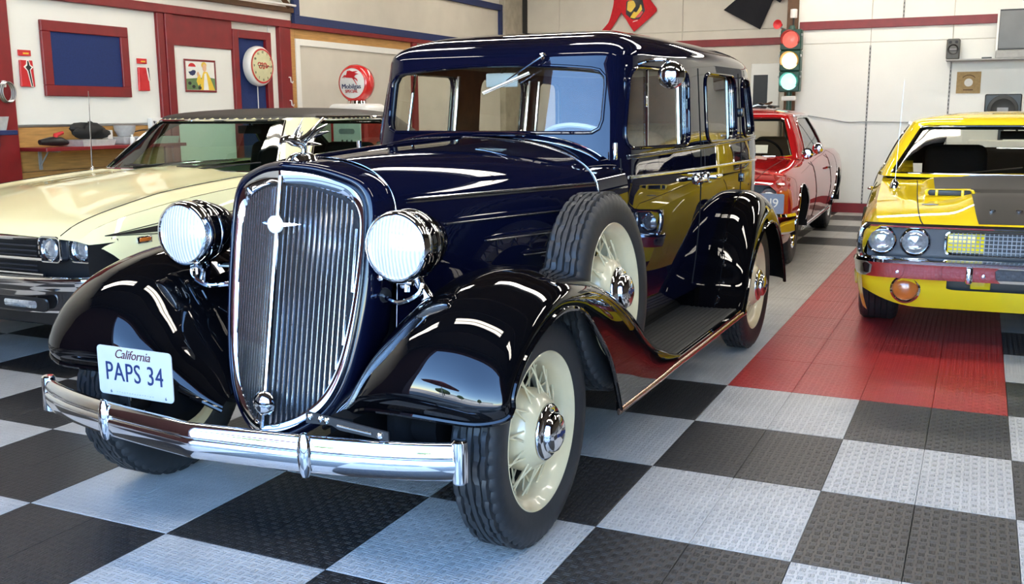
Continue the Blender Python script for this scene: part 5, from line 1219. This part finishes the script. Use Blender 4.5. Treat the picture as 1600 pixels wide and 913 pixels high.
def blob(c, s, n=10, amp=.25, seed=1):
    rnd = random.Random(seed); ph = [rnd.uniform(0, 6) for _ in range(6)]; G = []
    for i in range(n+1):
        row = []; th = PI*i/n
        for j in range(2*n):
            a = PI*j/n; k = 1+amp*(math.sin(3*a+ph[0])*math.sin(2*th+ph[1])+.6*math.sin(5*a+ph[2]+3*th)); row.append((c[0]+s[0]*k*math.sin(th)*math.cos(a), c[1]+s[1]*k*math.sin(th)*math.sin(a), c[2]+s[2]*max(-1.0, k*math.cos(th))))
        G.append(row)
    return grid(G, wv=True, flip=True)
clutter('tool_bag', blob((SX+.14, 1.27, SZ+.115), (.09, .16, .062), seed=4), 'black_matte', 'crumpled black tool bag heaped on the left tray', 'bag')
t = thing('power_tool', 'black and red power tool lying on the shelf', 'tool', (SX+.16, .88, SZ+.04)); mk('tool_body', tube([(0, -.10, .0), (0, .0, .005), (0, .10, .0), (.0, .16, -.01)], [.02, .035, .035, .015], 12), 'black_plastic', t); mk('tool_grip', tube([(.0, .04, .0), (-.01, .06, .05), (-.01, .13, .07)], [.022, .02, .012], 10), 'print_red', t)
clutter('plastic_bowl', lathe([(.0, .0), (.06, .0), (.085, .05), (.09, .09), (.086, .09), (.08, .05), (.055, .008), (0, .008)], 28, (SX+.10, 1.69, SZ+.065)), 'clear_plastic', 'clear plastic bowl standing high in the middle of the shelf', 'bowl')
clutter('plastic_box', box((SX+.10, 1.69, SZ+.032), (.16, .18, .064), .008), 'clear_plastic', 'low clear plastic box under the plastic bowl', 'box', smooth=False)
clutter('squeeze_bottle', lathe([(0, 0), (.020, 0), (.021, .05), (.018, .058), (.009, .062), (.009, .082), (0, .084)], 18, (SX+.25, 1.62, SZ)), 'white_plastic', 'small white squeeze bottle at the front of the shelf', 'bottle')
clutter('cloth', blob((SX+.255, 1.73, SZ+.028), (.035, .055, .028), seed=9, amp=.3), mat('blue_cloth', (.06,.14,.32), .9, var=.3, scale=40, bump=.3), 'crumpled blue cloth beside the white squeeze bottle', 'cloth')
clutter('white_box', box((SX+.10, 1.50, SZ+.06), (.06, .06, .12), .004), 'white_plastic', 'small white box standing left of the plastic bowl', 'box', smooth=False)
clutter('black_cable', tube(cr(np.array([(SX+.08, 1.80, SZ+.10), (SX+.10, 1.9, SZ+.115), (SX+.1, 2.02, SZ+.11), (SX+.08, 2.06, SZ+.15), (SX+.08, 2.05, SZ+.19)]), 24), .006, 6), 'black_rubber', 'bent black cable sticking up from the right tray', 'cable')
# ------------------------------------------------------------------ petrol pump with a red-rimmed white globe
t = thing('gas_pump', 'old red and white fuel pump with a round red-rimmed globe on top', 'fuel pump', (-5.18, 4.63, 0))
mk('base', bx(-.27, .27, -.22, .22, 0, .10, .01), 'black_paint', t, smooth=False)
mk('body', bx(-.24, .24, -.20, .20, .10, 1.28, .03), 'print_red', t)
V, F = box((0, 0, 1.33), (.52, .44, .17), .075, 5); mk('top_hood', (V, F), 'white_plastic', t)
dl = mk('dial_panel', bx(-.18, .18, -.215, -.20, .92, 1.24, .012), 'print_white', t, smooth=False)
m_ = MB(); m_.add(xf(prism(rrect(-.10, .10, -.028, .028, .027, 5), .006, 'xz', 0), Matrix.Translation((0, -.222, 1.12)))); m_.build('counter_window', 'print_grey', dl, smooth=False)
for x in (-.06, 0, .06): mk('price_window', box((x, -.219, 1.01), (.022, .006, .04), .002), 'print_black', dl, smooth=False)
mk('globe_collar', lathe([(.0, 0), (.12, 0), (.11, .04), (.09, .05), (0, .05)], 28, (0, 0, 1.405)), 'chrome', t)
g = mk('globe', xf(lathe([(.160, -.085), (.178, -.08), (.197, -.055), (.204, 0), (.197, .055), (.178, .08), (.160, .085)], 56, (0, 0, 0), (0, -1, 0)), Matrix.Translation((0, 0, 1.632))), mat('globe_red', (.62,.02,.02), .25, coat=1, var=.03), t)
for s in (1, -1): mk('globe_lens', lathe([(.166, .079), (.14, .090), (.08, .099), (0, .102)], 48, (0, 0, 1.632), (0, -s, 0)), mat('globe_white', (.80,.80,.77), .25, coat=.6, var=.03), g)
gy = -.1025
gt = lambda vf, x, z: xf(vf, Matrix.Translation((x, gy, z)) @ Matrix.Rotation(R(90), 4, 'X'))
mk('lettering', gt(xf(text_vf('Mobilgas', .072, .008), Matrix.Scale(.98, 4, (1, 0, 0))), 0, 1.597), 'print_navy', g, smooth=False)
mk('lettering', gt(text_vf('SPECIAL', .046, .008), 0, 1.545), 'print_red', g, smooth=False)
horse = [(-.115, .02), (-.085, .052), (-.06, .05), (-.052, .075), (-.045, .098), (-.015, .09), (-.035, .105), (.02, .088), (.09, .092), (.045, .073), (.10, .062), (.055, .050), (.04, .030), (.075, .008), (.082, -.018), (.062, .002), (.035, .010), (.062, -.03), (.072, -.055), (.048, -.022), (.018, .018), (-.03, .022), (-.065, .025), (-.078, .040), (-.088, .018), (-.082, .036)]
mk('winged_horse', xf(prism(horse, .008, 'xz', 0), Matrix.Translation((0, gy-.004, 1.668))), 'print_red', g, smooth=False)
hs = mk('hose', tube(cr(np.array([(.25, 0, 1.0), (.31, .0, .9), (.33, 0, .5), (.30, 0, .3), (.27, 0, .6)]), 24), .018, 8), 'black_rubber', t)
# ------------------------------------------------------------------ back wall: signal, shelf with electronics, record sleeve, monitor, shirts
t = thing('traffic_light', 'three-lamp traffic signal on a green pole, all lamps lit', 'traffic light', (-1.245, 8.62, 0))
mat('signal_green', (.012,.06,.045), .4, var=.15); mat('signal_amber_body', (.10,.05,.008), .45, var=.1)
mk('pole', lathe([(0, 0), (.16, 0), (.15, .03), (.04, .05), (.035, .06), (.035, 1.56), (0, 1.56)], 24), 'signal_green', t)
mk('mount', bx(-.09, .09, -.05, .05, 1.44, 1.50, .01), 'white_plastic', t, smooth=False)
for k, (nm, c, z, body, es) in enumerate((('red_lamp', (1.0, .20, .15), 2.20, 'signal_green', .9), ('amber_lamp', (1.0, .74, .32), 1.94, 'signal_green', 3.0), ('green_lamp', (.42, 1.0, .86), 1.68, 'signal_green', 1.9))):
    hb = mk('section', bx(-.13, .13, -.06, .10, z-.128, z+.128, .012), body, t, smooth=False)
    vc = mat('visor_%d' % k, ((.45,.03,.03), (.55,.25,.02), (.02,.35,.28))[k], .4)  # each lamp's glow is painted into its visor colour
    A = [(a, r_) for a in np.linspace(R(-28), R(208), 26) for r_ in (0,)]
    G = [[(.112*math.cos(a), -.06-d*(.6+.4*max(0, math.sin(a))), z+.112*math.sin(a)) for d in (0, .15)] for a in np.linspace(R(-28), R(208), 26)]
    G2 = [[(.106*math.cos(a), -.06-d*(.6+.4*max(0, math.sin(a))), z+.106*math.sin(a)) for d in (.15, 0)] for a in np.linspace(R(-28), R(208), 26)]
    mk('visor', grid([np.vstack([a, b]) for a, b in zip(G, G2)]), vc, hb, angle=40)
    mk('lens', lathe([(.104, .06), (.08, .075), (.04, .086), (0, .09)], 32, (0, 0, z), (0, -1, 0)), mat(nm, [q*.35 for q in c], .25, emit=c, estr=es, var=.05), hb)
    for s in (1, -1): mk('latch', box((s*.135, -.05, z+.06), (.016, .03, .03), .004), 'steel', hb, smooth=False)
mk('top_cap', lathe([(.0, 0), (.05, 0), (.04, .03), (.03, .05), (0, .05)], 20, (0, 0, 2.328)), 'signal_green', t)
t = thing('white_canister', 'white canister on a dark clip above the traffic signal', 'canister', (-1.23, 8.62, 2.378)); mk('can', lathe([(0, .09), (.04, .09), (.044, .10), (.044, .19), (.04, .2), (0, .2)], 20), 'white_plastic', t); mk('clip', tube([(0, 0, 0), (.0, 0, .09)], .012, 8), 'black_plastic', t)
t = tag(mk('red_horn', lathe([(0, 0), (.02, 0), (.025, .06), (.05, .10), (.06, .105), (0, .09)], 20, (-1.40, 8.72, 2.40), (-.3, -1, 0)), 'print_red'), 'small red horn beside the top of the traffic signal', 'horn')
t = tag(mk('horn_bracket', tube([(-1.40, 8.95, 2.36), (-1.40, 8.72, 2.36), (-1.40, 8.72, 2.41)], .012, 6), 'steel', t), None)
t = thing('clutter_pile', 'pile of dark tools and wire behind the red coupe roof', 'tools', (-1.62, 8.95, 0)); mk('cabinet', bx(-.28, .22, -.15, .15, 0, 1.33, .01), 'grey_panel', t, smooth=False)
for k in range(7):
    rnd = random.Random(k); mk('tool', tube([(rnd.uniform(-.25, .0), rnd.uniform(-.1, .1), 1.345+rnd.uniform(0, .03)), (rnd.uniform(-.1, .1), rnd.uniform(-.1, .1), 1.37+rnd.uniform(0, .06)), (rnd.uniform(.0, .2), rnd.uniform(-.1, .1), 1.345+rnd.uniform(0, .03))], .014, 6), ('black_plastic', 'steel', 'brown_wood')[k % 3], t)
by = YB-.012
t = thing('electronics_shelf', 'thin dark shelf on the white wall at the right edge', 'shelf', (0, 0, 0)); mk('board', bx(.575, 2.1, by-.24, by, 1.895, 1.912, .003), 'grey_metal', t, smooth=False)
for x in (.63, 1.85): mk('bracket', tube([(x, by, 1.80), (x, by-.02, 1.89), (x, by-.2, 1.893)], .008, 6), 'grey_metal', t)
t = thing('speaker', 'small grey bookshelf speaker on the end of the dark shelf', 'speaker', (.645, by-.12, 1.9125)); mk('cabinet', bx(-.075, .075, -.07, .09, 0, .245, .015), mat('speaker_grey', (.09,.09,.085), .5), t); mk('woofer', lathe([(.062, 0), (.058, .006), (.03, -.008), (0, .0)], 28, (0, -.071, .12), (0, -1, 0)), 'black_plastic', t)
for x in (-.035, .035): mk('tweeter', lathe([(.018, 0), (.015, .005), (0, .003)], 16, (x, -.071, .205), (0, -1, 0)), 'black_plastic', t)
mk('badge', box((0, -.080, .12), (.075, .002, .014)), 'print_grey', t, smooth=False)
tag(mk('remote', box((1.02, by-.14, 1.922), (.11, .05, .018), .004), 'black_plastic', smooth=False), 'small black box lying on the dark shelf beside the display', 'box')
t = thing('flat_display', 'large silver-grey flat display standing on the dark shelf', 'display', (1.53, by-.12, 1.912)); mk('panel', bx(-.40, .60, -.03, .02, .11, .56, .006), mat('display_grey', (.16,.165,.17), .4, var=.15, scale=3), t, smooth=False); mk('side_edge', bx(-.425, -.40, -.035, .03, .07, .57, .004), 'white_plastic', t, smooth=False); mk('top_edge', bx(-.40, .60, -.034, .02, .55, .566, .003), 'black_plastic', t, smooth=False); mk('bottom_edge', bx(-.40, .60, -.034, .02, .10, .112, .003), 'black_plastic', t, smooth=False); mk('stand', bx(-.42, .60, -.07, .07, 0, .095, .01), 'grey_metal', t, smooth=False)
t = thing('record_sleeve', 'brown paper record sleeve with a white disc pinned to white wall', 'record', (.84, by, 1.64)); mk('sleeve', box((0, -.004, 0), (.27, .006, .26), .002, 1), 'cardboard', t, smooth=False); mk('disc', lathe([(0, .008), (.048, .008), (.048, .0)], 32, (0, 0, 0), (0, -1, 0)), 'print_white', t)
mk('sleeve_print', tube([(.09*math.cos(a), -.0075, .09*math.sin(a)) for a in np.linspace(R(40), R(140), 14)], .004, 5), 'brown_wood', t); mk('sleeve_print', box((0, -.008, -.088), (.11, .001, .012)), 'brown_wood', t, smooth=False)
t = thing('monitor_back', 'black monitor seen from behind above the yellow car', 'monitor', (1.235, by-.14, .95)); mk('shell', bx(-.20, .20, -.04, .02, .25, .545, .012), 'black_plastic', t); mk('bulge', lathe([(.17, 0), (.165, .012), (.13, .018), (.12, .012), (0, .02)], 36, (0, -.04, .36), (0, -1, 0)), mat('monitor_grey', (.03,.03,.028), .5), t); mk('plate', box((.0, -.062, .33), (.12, .006, .11), .003), 'print_grey', t, smooth=False); mk('neck', bx(-.03, .03, -.02, .02, .0, .26, .004), 'black_plastic', t, smooth=False); mk('cart', bx(-.35, .35, -.14, .13, -.95, 0, .01), 'white_board', t, smooth=False)
tag(mk('wall_cable', tube(cr(np.array([(-1.1, by-.012, 1.26), (-.75, by-.012, 1.20), (-.55, by-.012, 1.165), (-.3, by-.012, 1.17), (.3, by-.012, 1.16)]), 24), .007, 6), 'grey_metal'), 'thin grey cable running along the white wall behind the cars', 'cable')
# shirts: outline, thickness and soft folds
def shirt(name, poly, m, label, seed, loc):
    t = thing(name, label, 'shirt', loc)
    fn = lambda A: np.column_stack([A[:, 0], -.03-.018*np.sin(A[:, 0]*9+A[:, 1]*7+seed)-.010*np.sin(A[:, 0]*21-A[:, 1]*13), A[:, 1]])
    P = resample(np.array(poly), .05); V, F, N = patch(fn, P, [], .05, .05)
    if N[:, 1].mean() > 0: N = -N; F = [tuple(reversed(f)) for f in F]
    Vb = V-N*.012; n = len(V); mm = MB(); mm.add((V, F)); mm.add((Vb, [tuple(reversed(f)) for f in F])); mm.add(strip(fn(P), fn(P)+[0, .012, 0]))
    mm.build('cloth', m, t, angle=50); return t, fn
mat('shirt_red', (.55,.012,.02), .85, var=.1, scale=30); mat('shirt_black', (.006,.007,.012), .85, var=.1, scale=30)
# red shirt: long sleeve hanging down at the left, hem at the lower right
t, fn = shirt('red_shirt', [(-.47, -.16), (-.33, -.16), (-.12, .13), (.08, -.16), (.43, .14), (.22, .42), (.30, .75), (.10, .86), (-.12, .84), (-.20, .62), (-.25, .25), (-.33, -.0)], 'shirt_red', 'red long-sleeved shirt with a race car print hung high on the wall', 1.0, (-3.85, YR-.045, 2.645))
pr = MB()
for poly, m, zz in (([(-.05, .10), (.05, .02), (.16, .02), (.24, .14), (.20, .30), (.05, .36), (-.04, .28)], 'print_black', .004), ([(.02, .05), (.10, .03), (.20, .16), (.18, .24), (.10, .17)], 'print_yellow', .007), ([(-.03, .16), (.03, .12), (.10, .22), (.06, .30), (-.02, .28)], 'print_yellow', .007), ([(.06, .14), (.12, .12), (.17, .21), (.14, .25)], 'print_black', .010), ([(.10, .04), (.17, .05), (.22, .13), (.19, .14)], 'print_red', .010), ([(-.02, .30), (.03, .28), (.06, .33), (.01, .36)], 'amber', .008), ([(.06, -.02), (.14, -.0), (.15, .01), (.06, -.01)], 'print_white', .006)):
    P = resample(np.array(poly), .03); V, F, N = patch(fn, P, [], .04, .04)
    if N[:, 1].mean() > 0: F = [tuple(reversed(f)) for f in F]
    mk('shirt_print', (V-[0, zz, 0], F), m, t)
shirt('black_shirt', [(-.36, .12), (.17, -.17), (.24, .02), (.34, .24), (.43, .18), (.56, .34), (.38, .56), (.10, .66), (-.10, .62), (-.12, .30)], 'shirt_black', 'plain black shirt hung tilted near the dark corner post', 2.0, (-2.08, YR-.045, 2.62))

# ------------------------------------------------------------------ the forecourt that the paint and chrome mirror
mat('canvas_red', (.10,.012,.014), .8, var=.1); mat('stucco', (.80,.78,.74), .8, var=.05, scale=1); mat('hedge', (.03,.06,.018), .8, var=.4, scale=2)
t = thing('patio_umbrella', 'dark red patio umbrella standing on the forecourt', 'umbrella', (-3.4, -8.6, -.02)); mk('canopy', lathe([(1.5, 2.15), (.75, 2.45), (0, 2.72), (0, 2.70), (.75, 2.43), (1.48, 2.13)], 8), 'canvas_red', t, smooth=False); mk('pole', lathe([(0, 0), (.3, 0), (.3, .08), (.025, .1), (.025, 2.7), (0, 2.7)], 16), 'steel', t)
t = thing('long_building', 'low white building far across the forecourt', 'building', (4, -42, -.02)); mk('wall', bx(-26, 18, -5, 0, 0, 3.4), 'stucco', t, smooth=False); mk('roof', bx(-26.4, 18.4, -5.4, .4, 3.4, 3.7), 'concrete', t, smooth=False)
for k, (x, h, lab) in enumerate(((-16, 5.5, 'broad dark tree left of the white building'), (-9, 4.2, 'round tree before the left half of the white building'), (6, 4.8, 'round tree before the right half of the white building'))):
    t = thing('tree', lab, 'tree', (x, -34, -.02)); mk('trunk', tube([(0, 0, 0), (.1, 0, h*.5)], .18, 8), 'brown_wood', t); mk('crown', blob((0, 0, h*.66), (h*.42, h*.42, h*.34), 12, .16, k+20), 'hedge', t)
